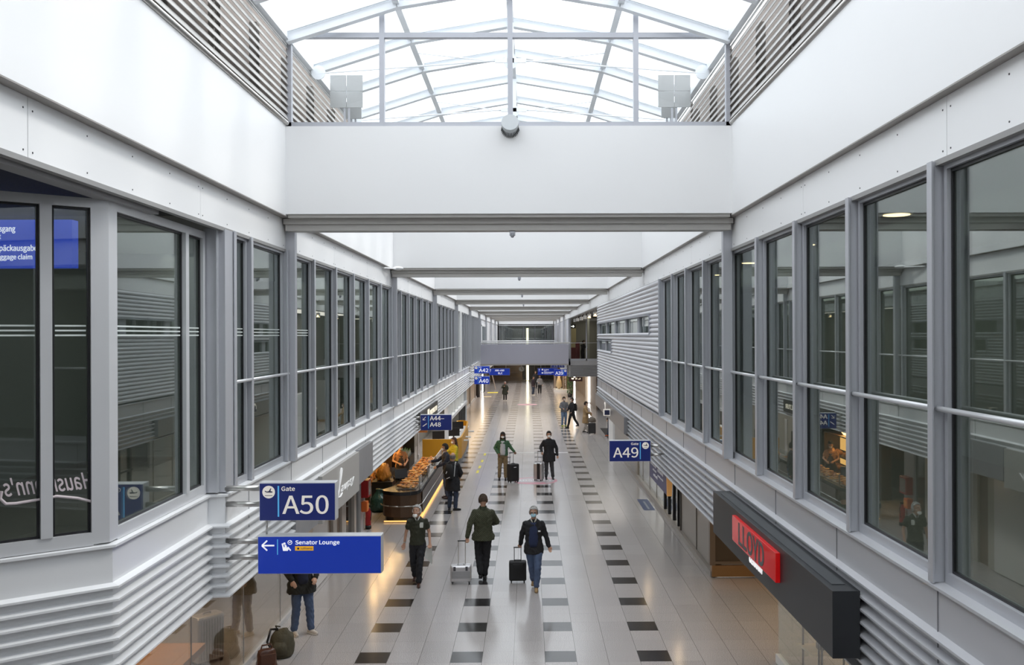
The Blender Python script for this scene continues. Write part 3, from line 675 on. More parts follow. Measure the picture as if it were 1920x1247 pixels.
gate('blue box sign reading Gate A49 fixed to the grey finned wall', 1.725, 2.61, 19.5, 2.70, 3.15, 'A49', 2.95, (3.02, 2.83), flip=True)
gate('small far blue sign reading Gate A42, upper of the stacked pair', -3.12, -2.23, 52.6, 3.23, 3.66, 'A42', -3.44, (3.5, 3.35), lit=True)
gate('small far blue sign reading Gate A40, lower of the stacked pair', -3.12, -2.23, 52.6, 2.61, 3.07, 'A40', -3.44, (2.95, 2.75), lit=True)
gate('small far blue sign reading Gate A39 near the footbridge end', 1.84, 2.74, 64.93, 2.52, 3.0, 'A39', 2.87, (2.92, 2.69), flip=True, lit=True)
# Senator Lounge sign
x0, x1, y, z0, z1 = -3.055, -1.665, 10.3, 2.725, 3.155
e = sign('lounge_sign', 'long bright blue sign reading Senator Lounge under the A50 gate sign', x0, x1, y, z0, z1, BLUEL, -3.44, (3.08, 2.90)); yy = y-0.003
W, Hh = x1-x0, z1-z0; U = lambda f: x0+f*W; V = lambda f: z1-f*Hh
MB().bar((U(0.035), yy, V(0.25)), (U(0.135), yy, V(0.25)), 0.003, 0.016).bar((U(0.036), yy, V(0.247)), (U(0.078), yy, V(0.12)), 0.003, 0.016).bar((U(0.036), yy, V(0.253)), (U(0.078), yy, V(0.38)), 0.003, 0.016).build('arrow', SWL, e)
MB().box(U(0.158), U(0.165), yy-0.002, yy+0.002, V(0.49), V(0.09)).build('divider', CYAN, e)
m = MB(); m.disc((U(0.262), yy, V(0.17)), (0, -1, 0), 0.026, 0.002); m.build('pictogram', SWL, e)
m = MB(); m.disc((U(0.262), yy-0.002, V(0.17)), (0, -1, 0), 0.019, 0.002); m.build('pictogram', BLUEL, e)
m = MB(); m.bar((U(0.262), yy-0.005, V(0.18)), (U(0.272), yy-0.005, V(0.14)), 0.002, 0.006); m.bar((U(0.262), yy-0.005, V(0.18)), (U(0.255), yy-0.005, V(0.16)), 0.002, 0.006)
m.prism([(U(a), yy, V(b)) for a, b in ((0.195, 0.20), (0.206, 0.19), (0.212, 0.29), (0.245, 0.30), (0.25, 0.36), (0.243, 0.39), (0.207, 0.39))], (0, -0.003, 0))
m.disc((U(0.218), yy, V(0.20)), (0, -1, 0), 0.013, 0.003, 14); m.bar((U(0.222), yy, V(0.24)), (U(0.232), yy, V(0.29)), 0.003, 0.02); m.bar((U(0.245), yy, V(0.29)), (U(0.268), yy, V(0.385)), 0.003, 0.013)
m.build('pictogram', SWL, e)
ftext('Senator Lounge', U(0.305), U(0.663), V(0.222), 0.100*Hh, yy, SWL, e, off=0.014)
MB().box(U(0.303), U(0.452), yy-0.002, yy, V(0.385), V(0.27)).build('yellow_label', mat('label_yellow', (0.85, 0.42, 0.02), 0.5, emit=(0.9, 0.45, 0.02), estr=0.3), e)
ftext('Lufthansa', U(0.35), U(0.442), V(0.35), 0.045*Hh, yy-0.002, mat('label_ink', (0.02, 0.03, 0.10), 0.5), e)
MB().disc((U(0.329), yy-0.002, V(0.33)), (0, -1, 0), 0.012, 0.001, 16).build('roundel', MATS['label_ink'], e)
MB().cyl((-2.975, 10.385, 3.16), (-2.975, 10.385, 3.32), 0.011, n=10).build('link_rod', STEEL, e, smooth=True)
# A44-A48
x0, x1, y, z0, z1 = -3.23, -2.30, 27.3, 2.58, 3.05
e = sign('gate_sign', 'dark blue sign reading A44 to A48 over the bakery counter', x0, x1, y, z0, z1, BLUE, -3.44, (2.96, 2.82, 2.68)); yy = y-0.003
W, Hh = x1-x0, z1-z0
m = MB(); m.bar((U(0.17), yy, V(0.14)), (U(0.075), yy, V(0.33)), 0.003, 0.016); m.bar((U(0.075), yy, V(0.33)), (U(0.075), yy, V(0.16)), 0.003, 0.016); m.bar((U(0.07), yy, V(0.335)), (U(0.16), yy, V(0.335)), 0.003, 0.016); m.build('arrow', SW, e)
m = MB()
for i in range(4): a = 0.07+i*0.032; b = 0.72-i*0.045; m.box(U(a), U(a+0.034), yy-0.002, yy+.001, V(b+0.03), V(b)); m.box(U(a+0.026), U(a+0.036), yy-0.002, yy+.001, V(b+0.01), V(b-0.05))
m.build('stairs_pictogram', SW, e)
MB().box(U(0.247), U(0.262), yy-0.002, yy+.001, V(0.88), V(0.08)).build('divider', CYAN, e)
ftext('A44–', U(0.30), U(0.76), V(0.36), 0.26*Hh, yy, SW, e, off=0.01); ftext('A48', U(0.30), U(0.655), V(0.76), 0.26*Hh, yy, SW, e, off=0.01)
# far direction signs under the bridge
e = sign('direction_sign', 'far blue direction sign with B, C beneath the bridge, beside A42', -2.80, -1.32, 65.0, 2.59, 3.08, BLUEL, -2.80, ())
x0, W, z1, Hh, yy = -2.80, 1.48, 3.08, 0.49, 64.997
ftext('↑', U(0.03), U(0.11), V(0.45), 0.3*Hh, yy, SWL, e); ftext('A86–A90', U(0.28), U(0.73), V(0.42), 0.24*Hh, yy, SWL, e, off=0.02); ftext('B,C', U(0.44), U(0.65), V(0.84), 0.26*Hh, yy, SWL, e, off=0.02)
for xh in (-1.6, -2.5): MB().cyl((xh, 65.1, 3.08), (xh, 65.1, 3.32), 0.02, n=8).build('hanger', STEEL, e)
e = sign('direction_sign', 'far blue direction sign of small white lines behind A39', 0.67, 2.12, 66.2, 2.54, 3.04, BLUEL, 0.67, ())
x0, W, z1, yy = 0.67, 1.45, 3.04, 66.197
ftext('↑', U(0.04), U(0.12), V(0.45), 0.3*Hh, yy, SWL, e); ftext('Ausgang', U(0.32), U(0.56), V(0.30), 0.15*Hh, yy, SWL, e, off=0.02); ftext('Exit', U(0.32), U(0.44), V(0.47), 0.10*Hh, yy, SWL, e, off=0.02)
ftext('Gepäckausgabe', U(0.32), U(0.80), V(0.68), 0.15*Hh, yy, SWL, e, off=0.02); ftext('Baggage claim', U(0.32), U(0.70), V(0.84), 0.10*Hh, yy, SWL, e, off=0.02)
MB().disc((U(0.24), yy, V(0.22)), (0, -1, 0), 0.06, 0.003).box(U(0.2), U(0.28), yy-0.003, yy, V(0.8), V(0.62)).build('pictogram', SWL, e)
for xh in (0.9, 1.7): MB().cyl((xh, 66.3, 3.04), (xh, 66.3, 3.32), 0.02, n=8).build('hanger', STEEL, e)
e = sign('direction_sign', 'farthest dark sign with A 31 and A 32, half hidden over A39', 1.75, 3.0, 72, 2.86, 3.12, BLUE, 1.75, ())
ftext('A 31  A 32', 2.0, 2.75, 2.92, 0.13, 71.99, mat('sign_dim', (0.45, 0.47, 0.52), 0.5), e)
MB().box(2.95, 3.1, 72.05, 72.12, 2.95, 3.05).build('bracket', STEEL, e)
# brown toilet/restaurant sign
e = empty('restaurant_sign', (3.45, 64.3, 2.1), label='dark brown sign with lit cup, cutlery and arrow symbols', cat='sign')
MB().box(2.9, 3.85, 65.06, 65.18, 2.13, 2.42).build('casing', mat('sign_brown', (0.05, 0.012, 0.012), 0.5), e)
MB().box(3.55, 3.7, 65.052, 65.06, 2.27, 2.295).bar((3.66, 65.055, 2.36), (3.71, 65.055, 2.32), 0.003, 0.02).bar((3.66, 65.055, 2.28), (3.71, 65.055, 2.325), 0.003, 0.02).box(3.36, 3.39, 65.052, 65.06, 2.26, 2.38).box(3.43, 3.46, 65.052, 65.06, 2.26, 2.38).prism([(3.05, 65.055, 2.37), (3.27, 65.055, 2.37), (3.22, 65.055, 2.27), (3.1, 65.055, 2.27)], (0, -0.003, 0)).build('pictogram', mat('warm_white', (0.9, 0.8, 0.6), 0.5, emit=(1, 0.85, 0.6), estr=1.2), e)
for xh in (3.0, 3.7): MB().cyl((xh, 65.11, 2.40), (xh, 65.11, 2.48), 0.02).build('hanger', STEEL, e)
# LLOYD
e = empty('shoe_shop_sign', (2.68, 10.3, 2.6), label='long charcoal fascia box with red LLOYD plate, GERMANY beneath', cat='sign')
MB().prism([(2.60, 7.8, 2.62), (2.60, 7.8, 3.2), (2.60, 12.85, 3.2), (2.60, 12.85, 2.62)], (0.24, 0, 0)).build('casing', mat('charcoal', (0.022, 0.024, 0.027), 0.42), e, bevel=0.004)
MB().box(2.55, 2.60, 9.42, 11.43, 2.83, 3.14).build('red_plate', mat('lloyd_red', (0.62, 0.006, 0.008), 0.12, emit=(0.7, 0.01, 0.01), estr=0.12), e, bevel=0.004)
F = Matrix.Translation((2.548, 0, 0)) @ FACE_MX
ftext('LLOYD', -11.08, -9.88, 2.865, 0.245, 0, mat('lloyd_grey', (0.05, 0.06, 0.065), 0.3), e, Mx=F, off=0.02)
F = Matrix.Translation((2.596, 0, 0)) @ FACE_MX
ftext('GERMANY', -10.73, -10.12, 2.73, 0.07, 0, mat('germany_white', (0.9, 0.9, 0.92), 0.4, emit=(1, 1, 1), estr=0.5), e, Mx=F, off=0.02, ext=0.006)
MB().box(2.66, 2.78, 8.0, 12.6, 3.2, 3.206).build('top_flange', mat('charcoal_top', (0.05, 0.055, 0.06), 0.5), e)
# grey fascia with swash logo (left), plain panels next to it
e = empty('boutique_sign', (-3.36, 16.2, 2.4), label='pale grey fascia box with raised white script logo', cat='sign')
MB().box(-3.43, -3.30, 14.62, 17.8, 2.40, 3.16).build('casing', mat('fascia_silver', (0.47, 0.46, 0.44), 0.35, 0.3), e, bevel=0.004)
F = Matrix.Translation((-3.296, 0, 0)) @ FACE_PX
ftext('aupsy', 16.05, 17.25, 2.66, 0.13, 0, WHITER, e, Mx=F, off=0.01, ext=0.008, shear=0.3)
m = MB(); pts = []
P = lambda y, z: (-3.29, y, z)
m.tube([P(15.92, 2.82), P(16.06, 2.98), P(16.12, 3.06), P(16.05, 3.08), P(15.97, 2.99), P(15.86, 2.74), P(15.70, 2.60), P(15.55, 2.56), P(15.45, 2.60), P(15.60, 2.64), P(15.95, 2.60), P(16.1, 2.64)], 0.016, 8)
m.tube([P(15.45, 2.60), P(15.25, 2.50), P(15.2, 2.44)], 0.016, 8)
m.build('lettering', WHITER, e)
m = MB(); m.box(-3.43, -3.31, 17.84, 19.42, 2.50, 3.17); o = m.build('blank_fascia_panel', mat('fascia_grey', (0.27, 0.27, 0.28), 0.4, 0.2, var=0.15)); tag(o, 'plain dark grey fascia panel right after the silver script sign', 'panel')
m = MB(); m.box(-3.43, -3.36, 13.2, 14.6, 2.42, 3.14); o = m.build('blank_fascia_panel', MATS['fascia_grey']); tag(o, 'dull grey fascia panel between the blue signs and silver fascia', 'panel')
# bakery name board
e = empty('bakery_sign', (-3.36, 30, 2.55), label='dark fascia board above the bakery with pale lettering', cat='sign')
MB().box(-3.44, -3.31, 27.9, 33.3, 2.60, 3.05).build('board', mat('board_dark', (0.07, 0.068, 0.065), 0.5), e)
F = Matrix.Translation((-3.305, 0, 0)) @ FACE_PX; cr = mat('board_cream', (0.85, 0.80, 0.68), 0.5, emit=(1, 0.9, 0.7), estr=0.5)
ftext('BACKKULTUR', 30.7, 33.0, 2.74, 0.16, 0, cr, e, Mx=F, off=0.012, ext=0.006); MB().box(-3.305, -3.295, 29.9, 30.4, 2.65, 2.98).build('lettering', cr, e)
# brushed-metal shop box with round emblem, right
e = empty('metal_fascia_sign', (2.85, 31, 2.55), label='dark brushed metal fascia box projecting under the corrugated wall', cat='sign')
MB().box(2.74, 2.95, 26.2, 37.3, 2.56, 3.04).build('casing', mat('brushed_dark', (0.30, 0.30, 0.31), 0.35, 0.5), e)
m = MB(); m.disc((2.74, 32.6, 2.86), (-1, 0, 0), 0.16, 0.03, 24); m.build('emblem', SW, e)
m = MB(); m.disc((2.71, 32.6, 2.86), (-1, 0, 0), 0.09, 0.004, 18); m.box(2.706, 2.709, 32.5, 32.75, 2.72, 2.80); m.build('emblem', MATS['icon_dark'], e)
MB().box(2.52, 2.74, 30.6, 30.75, 2.70, 2.92).build('blade', SW, e)
MB().box(2.55, 2.72, 30.59, 30.6, 2.73, 2.89).build('blade', MATS['icon_dark'], e)
# hanging blue board with wooden end, right
e = empty('information_board', (3.02, 21.0, 1.95), label='blue-grey hanging board with white lines and orange end', cat='sign')
MB().box(2.96, 3.06, 19.55, 22.3, 1.96, 2.44).build('board', mat('board_blue', (0.085, 0.09, 0.19), 0.5), e)
MB().prism([(2.95, 19.5, 2.44), (3.08, 19.5, 2.44), (3.06, 19.5, 1.95), (2.96, 19.5, 1.95)], (0, 0.06, 0)).build('end_cap', mat('orange_end', (0.62, 0.33, 0.12), 0.5, emit=(0.8, 0.4, 0.12), estr=0.15), e)
F = Matrix.Translation((2.957, 0, 0)) @ FACE_MX
for (a, b, z, h) in ((-22.1, -21.1, 2.30, 0.06), (-20.9, -20.0, 2.28, 0.08), (-21.7, -21.1, 2.20, 0.045), (-20.9, -20.0, 2.17, 0.04), (-21.6, -20.9, 2.08, 0.06)):
    for q_ in range(4): MB().box(2.951, 2.956, -a-(q_+0.78)*(b-a)/4, -a-q_*(b-a)/4, z, z+h*(0.75+0.25*(q_ % 2))).build('printed_line', mat('dim_white', (0.75, 0.75, 0.8), 0.5), e)
for yh in (19.9, 22.0): MB().cyl((3.01, yh, 2.44), (3.01, yh, 2.5), 0.015).build('hanger', STEEL, e)
# round notice on the beige panel
e = empty('wall_notice', (4.1, 21.0, 1.8), label='small purple notice on white backing on the beige metal panel', cat='notice')
MB().box(4.105, 4.12, 20.75, 21.5, 1.75, 2.2).build('backing', SW, e, bevel=0.05)
MB().box(4.100, 4.105, 20.85, 21.4, 1.82, 2.16).build('print', mat('notice_purple', (0.16, 0.10, 0.15), 0.5), e, bevel=0.04)
# interior overhead sign behind the bay glass
e = empty('exit_sign', (-5.9, 10.9, 6.1), label='blue overhead sign reading Ausgang, Gepäckausgabe behind the bay glass', cat='sign')
MB().box(-7.4, -5.42, 10.9, 11.05, 6.23, 6.80).build('casing', mat('sign_blue_bright', (0.02, 0.05, 0.40), 0.35, emit=(0.02, 0.08, 0.75), estr=0.75), e)
for s, x, z, h, wd in (('Ausgang', -6.12, 6.66, 0.065, 0.42), ('Exit', -6.12, 6.575, 0.055, 0.15), ('Gepäckausgabe', -6.45, 6.43, 0.065, 0.72), ('Baggage claim', -6.45, 6.33, 0.055, 0.64)):
    a, wd = {'Ausgang': (-6.36, 0.27), 'Exit': (-6.36, 0.10), 'Gepäckausgabe': (-6.37, 0.54), 'Baggage claim': (-6.35, 0.46)}[s]
    ftext(s, a, a+wd, z, h, 10.897, mat('sign_text_bright', (0.9, 0.9, 0.9), 0.4, emit=(1, 1, 1), estr=1.2), e, off=0.01)
# mirrored script on the bay glass (lettering fixed to the inside)
d = (Vector((-3.70, 7.79, 0))-Vector((-6.6, 5.5, 0))).normalized(); nn = Vector((d.y, -d.x, 0))
base = Vector((-6.6, 5.5, 0))+nn*(-0.04)
F = Matrix(((-d.x, 0, nn.x, base.x), (-d.y, 0, nn.y, base.y), (0, 1, 0, 0), (0, 0, 0, 1)))
sc_ = mat('script_pink', (0.55, 0.48, 0.50), 0.6)
o = empty('window_lettering', base+Vector((2.6, 2.1, 3.9)), label="pale mirrored script reading Hausmann's on the bay glass", cat='lettering')
ftext("Hausmann's", -3.70, -3.03, 4.115, 0.135, 0, sc_, o, Mx=F, off=0.012, ext=0.001, shear=0.35)
sw_ = [base+d*t+nn*0.006+Vector((0, 0, z)) for t, z in ((3.69, 4.00), (3.58, 4.04), (3.42, 4.075), (3.25, 4.06), (3.12, 4.05), (3.05, 4.055), (3.01, 4.10), (3.02, 4.16))]
MB().tube(sw_, 0.012, 8).build('swash', sc_, o)
# hall clock
e = empty('wall_clock', (-0.5, 66, 2.9), label='round white station clock hanging below the footbridge', cat='clock')
MB().disc((-0.5, 66, 3.0), (0, -1, 0), 0.2, 0.08, 32).build('case', mat('clock_grey', (0.35, 0.34, 0.30), 0.5), e)
MB().disc((-0.5, 65.92, 3.0), (0, -1, 0), 0.185, 0.004, 32).build('dial', mat('clock_face', (0.6, 0.58, 0.52), 0.5), e)
k = MB(); k.bar((-0.5, 65.912, 3.0), (-0.43, 65.912, 2.94), 0.004, 0.03); k.bar((-0.5, 65.912, 3.0), (-0.53, 65.912, 3.14), 0.004, 0.02)
for i in range(12): a = i*math.pi/6; k.bar((-0.5+0.15*math.sin(a), 65.912, 3+0.15*math.cos(a)), (-0.5+0.175*math.sin(a), 65.912, 3+0.175*math.cos(a)), 0.004, 0.015)
k.build('hands', BLACK, e)
MB().cyl((-0.5, 65.97, 3.18), (-0.5, 65.97, 3.32), 0.02).build('hanger', STEEL, e)
# floodlight drum on the first beam and small detectors under each beam
e = empty('beam_projector', (-0.24, 12.6, 8.26), label='round ribbed grey floodlight on top of the first white beam', cat='floodlight')
m = MB(); m.loft([(-0.24, 12.57, 8.23, 0.105, 0.105), (-0.24, 12.57, 8.26, 0.112, 0.112), (-0.24, 12.57, 8.40, 0.112, 0.112)], 32)
m2 = MB(); m2.cyl((-0.24, 12.52, 8.33), (-0.24, 12.70, 8.28), 0.118, n=36); m2.build('drum', mat('drum_grey', (0.42, 0.44, 0.45), 0.4, 0.3), e)
f = MB()
for i in range(15):
    a = math.pi*(1.08+0.84*i/14); f.bar((-0.24+0.106*math.cos(a), 12.515, 8.33+0.106*math.sin(a)), (-0.24+0.128*math.cos(a), 12.68, 8.28+0.128*math.sin(a)), 0.009, 0.009)
f.build('cooling_slots', BLACK, e)
for i, (lb) in enumerate(['small grey camera under the nearest beam', 'small grey detector under the second beam', 'tiny detector under the third beam', 'tiny detector under the fourth beam']):
    y = 12.95+10.1*i; e = empty('detector', (-0.22, y, 6.8), label=lb, cat='detector', group='detectors under the roof beams')
    MB().box(-0.26, -0.18, y-0.03, y+0.05, 6.82, 6.885).build('housing', ALU, e, bevel=0.008); MB().cyl((-0.22, y-0.03, 6.84), (-0.22, y-0.06, 6.80), 0.025, n=12).build('lens', GREYF, e)
# square reflector boards on posts behind the gable glass
for i, (x, zc, w_, lb) in enumerate(((-2.97, 9.42, 0.27, 'larger grey square board above the left louvres'), (-2.92, 9.18, 0.14, 'smaller pale board on the left post'), (2.42, 9.42, 0.27, 'larger grey square board above the right louvres'), (2.38, 9.18, 0.13, 'smaller pale board on the right post'))):
    y = 15.0+0.3*(i % 2); e = empty('reflector_board', (x, y, 8.34), label=lb, cat='reflector board', group='reflector boards behind the gable glass')
    m = MB()
    if w_ > 0.2:
        for a in (-1, 0):
            for b in (-1, 0): m.box(x+a*w_+0.004, x+(a+1)*w_-0.004, y, y+0.02, zc+b*w_+0.004, zc+(b+1)*w_-0.004)
    else: m.box(x-w_, x+w_, y, y+0.02, zc-w_, zc+w_)
    m.build('panel', mat('board_grey', (0.42, 0.43, 0.43), 0.6), e)
    m = MB(); m.box(x-0.05, x-0.02, y+0.02, y+0.05, 8.34, zc); m.box(x+0.02, x+0.05, y+0.02, y+0.05, 8.34, zc); m.box(x-0.05 if x > 0 else -3.36, 2.86 if x > 0 else x+0.05, y+0.02, y+0.05, 8.34, 8.38); m.build('post', ALU, e)
# sensor arm at the second beam, left wall
e = empty('wall_camera', (-3.3, 22.3, 7.0), label='white wall camera on a bracket arm by the second beam', cat='camera')
MB().bar((-3.42, 21.6, 7.02), (-3.25, 22.4, 7.06), 0.05, 0.03).build('bracket', WHITE, e); MB().ball((-3.2, 22.5, 7.07), (0.13, 0.16, 0.05)).build('housing', WHITE, e, smooth=True)
# ================================================================ lamps of the place and added fill lights
def area(name, loc, size, energy, col, rot=(0, 0, 0), sy=None):
    l = bpy.data.lights.new(name, 'AREA'); l.energy = energy; l.color = col; l.size = size
    if sy: l.shape = 'RECTANGLE'; l.size_y = sy
    o = bpy.data.objects.new(name, l); C.objects.link(o); o.location = loc; o.rotation_euler = rot; return o
def crumple(o, amp, sc, sub=2):
    m = o.data; bm = bmesh.new(); bm.from_mesh(m); bmesh.ops.subdivide_edges(bm, edges=bm.edges[:], cuts=sub, use_grid_fill=True)
    for v in bm.verts:
        n = noise.noise_vector(v.co*sc)+0.5*noise.noise_vector(v.co*sc*2.7); v.co += n*amp*(1.0 if v.co.z > 0.02 else 0.0)
    bm.to_mesh(m); bm.free(); return o
WARM = (1, 0.72, 0.42); NEUT = (1, 0.93, 0.84)
for yb in (27.6, 29.4, 31.2, 33.0): area('bakery_light', (-4.7, yb, 2.43), 0.16, 11, (1, 0.62, 0.25))
area('bakery_case_light', (-5.3, 31.5, 1.9), 0.5, 45, (1, 0.58, 0.2), rot=(0, -0.9, 0), sy=3)
area('shoe_shop_light', (6.2, 15.5, 2.42), 2.5, 75, WARM, sy=7)
area('left_shop_light', (-6.4, 14, 2.42), 2.0, 120, WARM, sy=9)
area('kiosk_light', (-4.2, 43, 2.42), 1.2, 110, NEUT, sy=12)
area('right_shop_light', (6.0, 33, 2.42), 2.5, 120, NEUT, sy=16)
area('far_hall_light', (-0.25, 88, 3.25), 5.0, 330, (1, 0.80, 0.60), sy=30)
area('lobby_fill', (5.3, 52, 6.8), 3.0, 260, NEUT, sy=20)  # added fill over the lobby, not a fitting of its own
area('wing_light', (5.0, 69, 6.7), 3.0, 30, (1, 0.93, 0.78), sy=4)
area('left_aisle_light', (-4.05, 70, 2.43), 0.8, 160, WARM, sy=34)
area('right_aisle_light', (3.5, 84, 2.43), 0.9, 130, WARM, sy=28)
area('gallery_left_fill', (-5.6, 30, 6.8), 1.6, 220, (0.95, 1, 0.92), sy=44)  # added fill that brightens the rooms behind the left panes
area('gallery_right_fill', (5.4, 14, 6.8), 1.6, 130, (0.95, 1, 0.92), sy=26)  # fill added to lift the dim interior behind the right glazing
area('bay_light', (-6.5, 7.5, 6.75), 1.6, 45, (0.95, 1, 0.92), sy=4)
area('end_room_light', (0, 108, 6.5), 6, 60, NEUT, sy=5)
WL = mat('lamp_warm', (1, 0.8, 0.5), 0.5, emit=(1, 0.72, 0.38), estr=6)
WH = mat('lamp_white', (1, 1, 1), 0.5, emit=(1, 0.98, 0.94), estr=5)
WHY = mat('lamp_cream', (1, 0.95, 0.8), 0.5, emit=(1, 0.90, 0.62), estr=3)
# downlights
def downlight(x, y, z, r, lb, grp, m=WL, watt=0):
    if watt:
        l = bpy.data.lights.new('spot_glow', 'POINT'); l.energy = watt; l.color = WARM; l.shadow_soft_size = 0.05; o = bpy.data.objects.new('spot_glow', l); C.objects.link(o); o.location = (x, y, z-0.10)
    e = empty('downlight', (x, y, z), label=lb, cat='ceiling light', group=grp)
    MB().cyl((x, y, z), (x, y, z-0.03), r*1.15, r*1.1, 20).build('ring', ALU, e); MB().disc((x, y, z-0.032), (0, 0, -1), r*0.9, 0.004, 20).build('lens', m, e)
for i, y in enumerate((10.8, 14.4, 18.0, 21.6)): downlight(4.38, y, 6.85, 0.17, ['round warm ceiling lamp in the right gallery', 'round warm ceiling lamp behind the right gallery panes'][i > 0], 'round gallery lamps', WL)
for i, y in enumerate((14.2, 17.0, 22.0, 27.6)): downlight(3.6, y, 2.46, 0.06, 'small warm spotlight in the soffit over the right shops', 'right soffit spots', watt=2.5)
for i, y in enumerate((12.6, 16.4, 20.4, 24.0)): downlight(-4.1, y, 2.46, 0.06, 'small warm spotlight in the soffit over the left shops', 'left soffit spots', watt=1.5)
for i, y in enumerate((64.4, 61, 56.7, 53, 49.3, 45)):
    e = empty('spot_cylinder', (3.3, y, 6.3), label='hanging cylinder spotlight under the right fascia, '+('glowing warm' if i > 3 else 'unlit and white'), cat='spotlight', group='cylinder spotlights over the lobby')
    MB().cyl((3.3, y, 6.36), (3.3, y, 6.56), 0.10, n=18).cyl((3.3, y, 6.56), (3.3, y, 6.86), 0.012, n=6).build('housing', WHITE, e); MB().disc((3.3, y, 6.36), (0, 0, -1), 0.09, 0.01).disc((3.3, y-0.095, 6.40), (0, -1, 0), 0.045, 0.02).build('lens', WL if i > 3 else WHITE, e)
for x, y, z0, z1, r, m, lb in ((-0.1, 109.5, 0.0, 6.3, 0.14, WHY, 'tall cream light column rising behind the footbridge at the hall end'), (-4.42, 87.7, 0.0, 2.44, 0.07, WH, 'white vertical light tube by the far left wall'), (3.92, 77.6, 0.0, 2.44, 0.07, WH, 'white vertical light tube nearer the far showcase'), (4.84, 72.9, 0.0, 2.44, 0.07, WH, 'white vertical light tube under the grey wing')):
    e = empty('light_column', (x, y, z0), label=lb, cat='light column')
    MB().cyl((x, y, z0+0.03), (x, y, z1), r, n=14).build('tube', m, e); MB().cyl((x, y, z0), (x, y, z0+0.04), r*1.4, n=14).build('base', BLACK, e)
    if z1 > 3: MB().box(x-0.02, x+0.02, 110.4, 110.6, 1, 1.02).box(x-0.01, x+0.01, 109.6, 110.5, 3.0, 3.02).build('bracket', BLACK, e)
e = empty('light_strip', (4.2, 43.8, 0.3), label='white light strip on the white column right of the lobby', cat='light strip'); MB().box(4.15, 4.23, 43.76, 43.8, 0.2, 2.3).build('tube', WH, e)
# ---------------------------------------------------------------- luggage
def suitcase(label, x, y, rz, w, d, h, m, trim, handle=0.45, ribs=0, tilt=0.0, name='suitcase', wheels=True, hx=0.0):
    e = empty(name, (x, y, 0), rz, label=label, cat='suitcase'); e.rotation_euler = (tilt, 0, rz)
    b = MB(); b.loft([(0, 0, 0.055, w/2*0.94, d/2*0.9), (0, 0, 0.075, w/2, d/2), (0, 0, h-0.03, w/2, d/2), (0, 0, h, w/2*0.95, d/2*0.88)], 28, power=7)
    b.build('shell', m, e, world=False, smooth=False, bevel=0.008)
    if ribs:
        r = MB()
        for i in range(ribs):
            z = 0.14+(h-0.26)*i/(ribs-1)
            r.box(-w*0.44, w*0.44, -d/2-0.004, -d/2+0.01, z-0.006, z+0.006)
        r.build('ribs', trim, e, world=False)
    for sx_ in (-1, 1):
        for sy_ in (-1, 1):
            if wheels or sy_ > 0:
                q = MB(); q.cyl((sx_*(w/2-0.05)-0.012, sy_*(d/2-0.05), 0.026), (sx_*(w/2-0.05)+0.012, sy_*(d/2-0.05), 0.026), 0.026, n=14); q.box(sx_*(w/2-0.05)-0.02, sx_*(w/2-0.05)+0.02, sy_*(d/2-0.05)-0.02, sy_*(d/2-0.05)+0.02, 0.04, 0.065)
                q.build('wheel', BLACK, e, world=False)
    if handle:
        gy_ = d/2-0.03; q = MB(); a = 0.075
        q.tube([(hx-a, gy_, h-0.02), (hx-a, gy_, h+handle)], 0.008, 8).tube([(hx+a, gy_, h-0.02), (hx+a, gy_, h+handle)], 0.008, 8); q.build('telescopic_handle', STEEL if trim is not BLACK else mat('dark_steel', (0.08, 0.08, 0.085), 0.3, 0.8), e, world=False)
        MB().cyl((hx-a-0.015, gy_, h+handle), (hx+a+0.015, gy_, h+handle), 0.014, n=12).build('grip', BLACK, e, world=False)
    q = MB(); q.tube([(-0.07, 0, h-0.01), (-0.06, 0, h+0.025), (0.06, 0, h+0.025), (0.07, 0, h-0.01)], 0.01, 8); q.build('carry_handle', trim, e, world=False)
    return e
SILV = mat('silver_shell', (0.62, 0.61, 0.62), 0.28, 0.75); SILVT = mat('silver_rib', (0.40, 0.40, 0.41), 0.35, 0.7); BAGB = mat('black_nylon', (0.012, 0.012, 0.013), 0.75, bump=0.2, bscale=300)
e = suitcase('silver grooved pilot case rolling behind the man in the green quilted jacket', -1.49, 19.95, 0.06, 0.46, 0.26, 0.40, SILV, SILVT, handle=0.50, ribs=10, hx=0.02)
q = MB(); q.box(-0.16, -0.11, -0.142, -0.125, 0.30, 0.39).box(0.10, 0.15, -0.142, -0.125, 0.30, 0.39); q.build('latches', mat('latch_dark', (0.10, 0.10, 0.11), 0.4, 0.6), e, world=False)
e = suitcase('black fabric trolley pulled by the man with the blue mask', -0.25, 20.0, 0.02, 0.38, 0.25, 0.46, BAGB, BLACK, handle=0.28)
MB().box(-0.11, 0.11, -0.15, -0.12, 0.30, 0.42).build('front_pocket', BAGB, e, world=False, bevel=0.01)
e = suitcase('black upright trolley beside the woman in the green cardigan', -0.58, 33.6, 0.55, 0.40, 0.27, 0.68, BAGB, BLACK, handle=0.40)
MB().box(-0.04, 0.06, -0.14, -0.13, 0.56, 0.58).build('luggage_label', WHITE, e, world=False)
e = suitcase('silver and black hard case beside the man in the black coat', 0.37, 33.95, -0.4, 0.34, 0.26, 0.66, SILV, SILVT, handle=0.42, ribs=0)
MB().box(-0.02, 0.10, -0.136, -0.12, 0.08, 0.66).build('black_band', BLACK, e, world=False)
suitcase('dark grey suitcase with a holdall on top, by the camel coat', 3.46, 49.9, 0.1, 0.42, 0.26, 0.62, mat('dark_case', (0.03, 0.03, 0.032), 0.35), BLACK, handle=0.3)
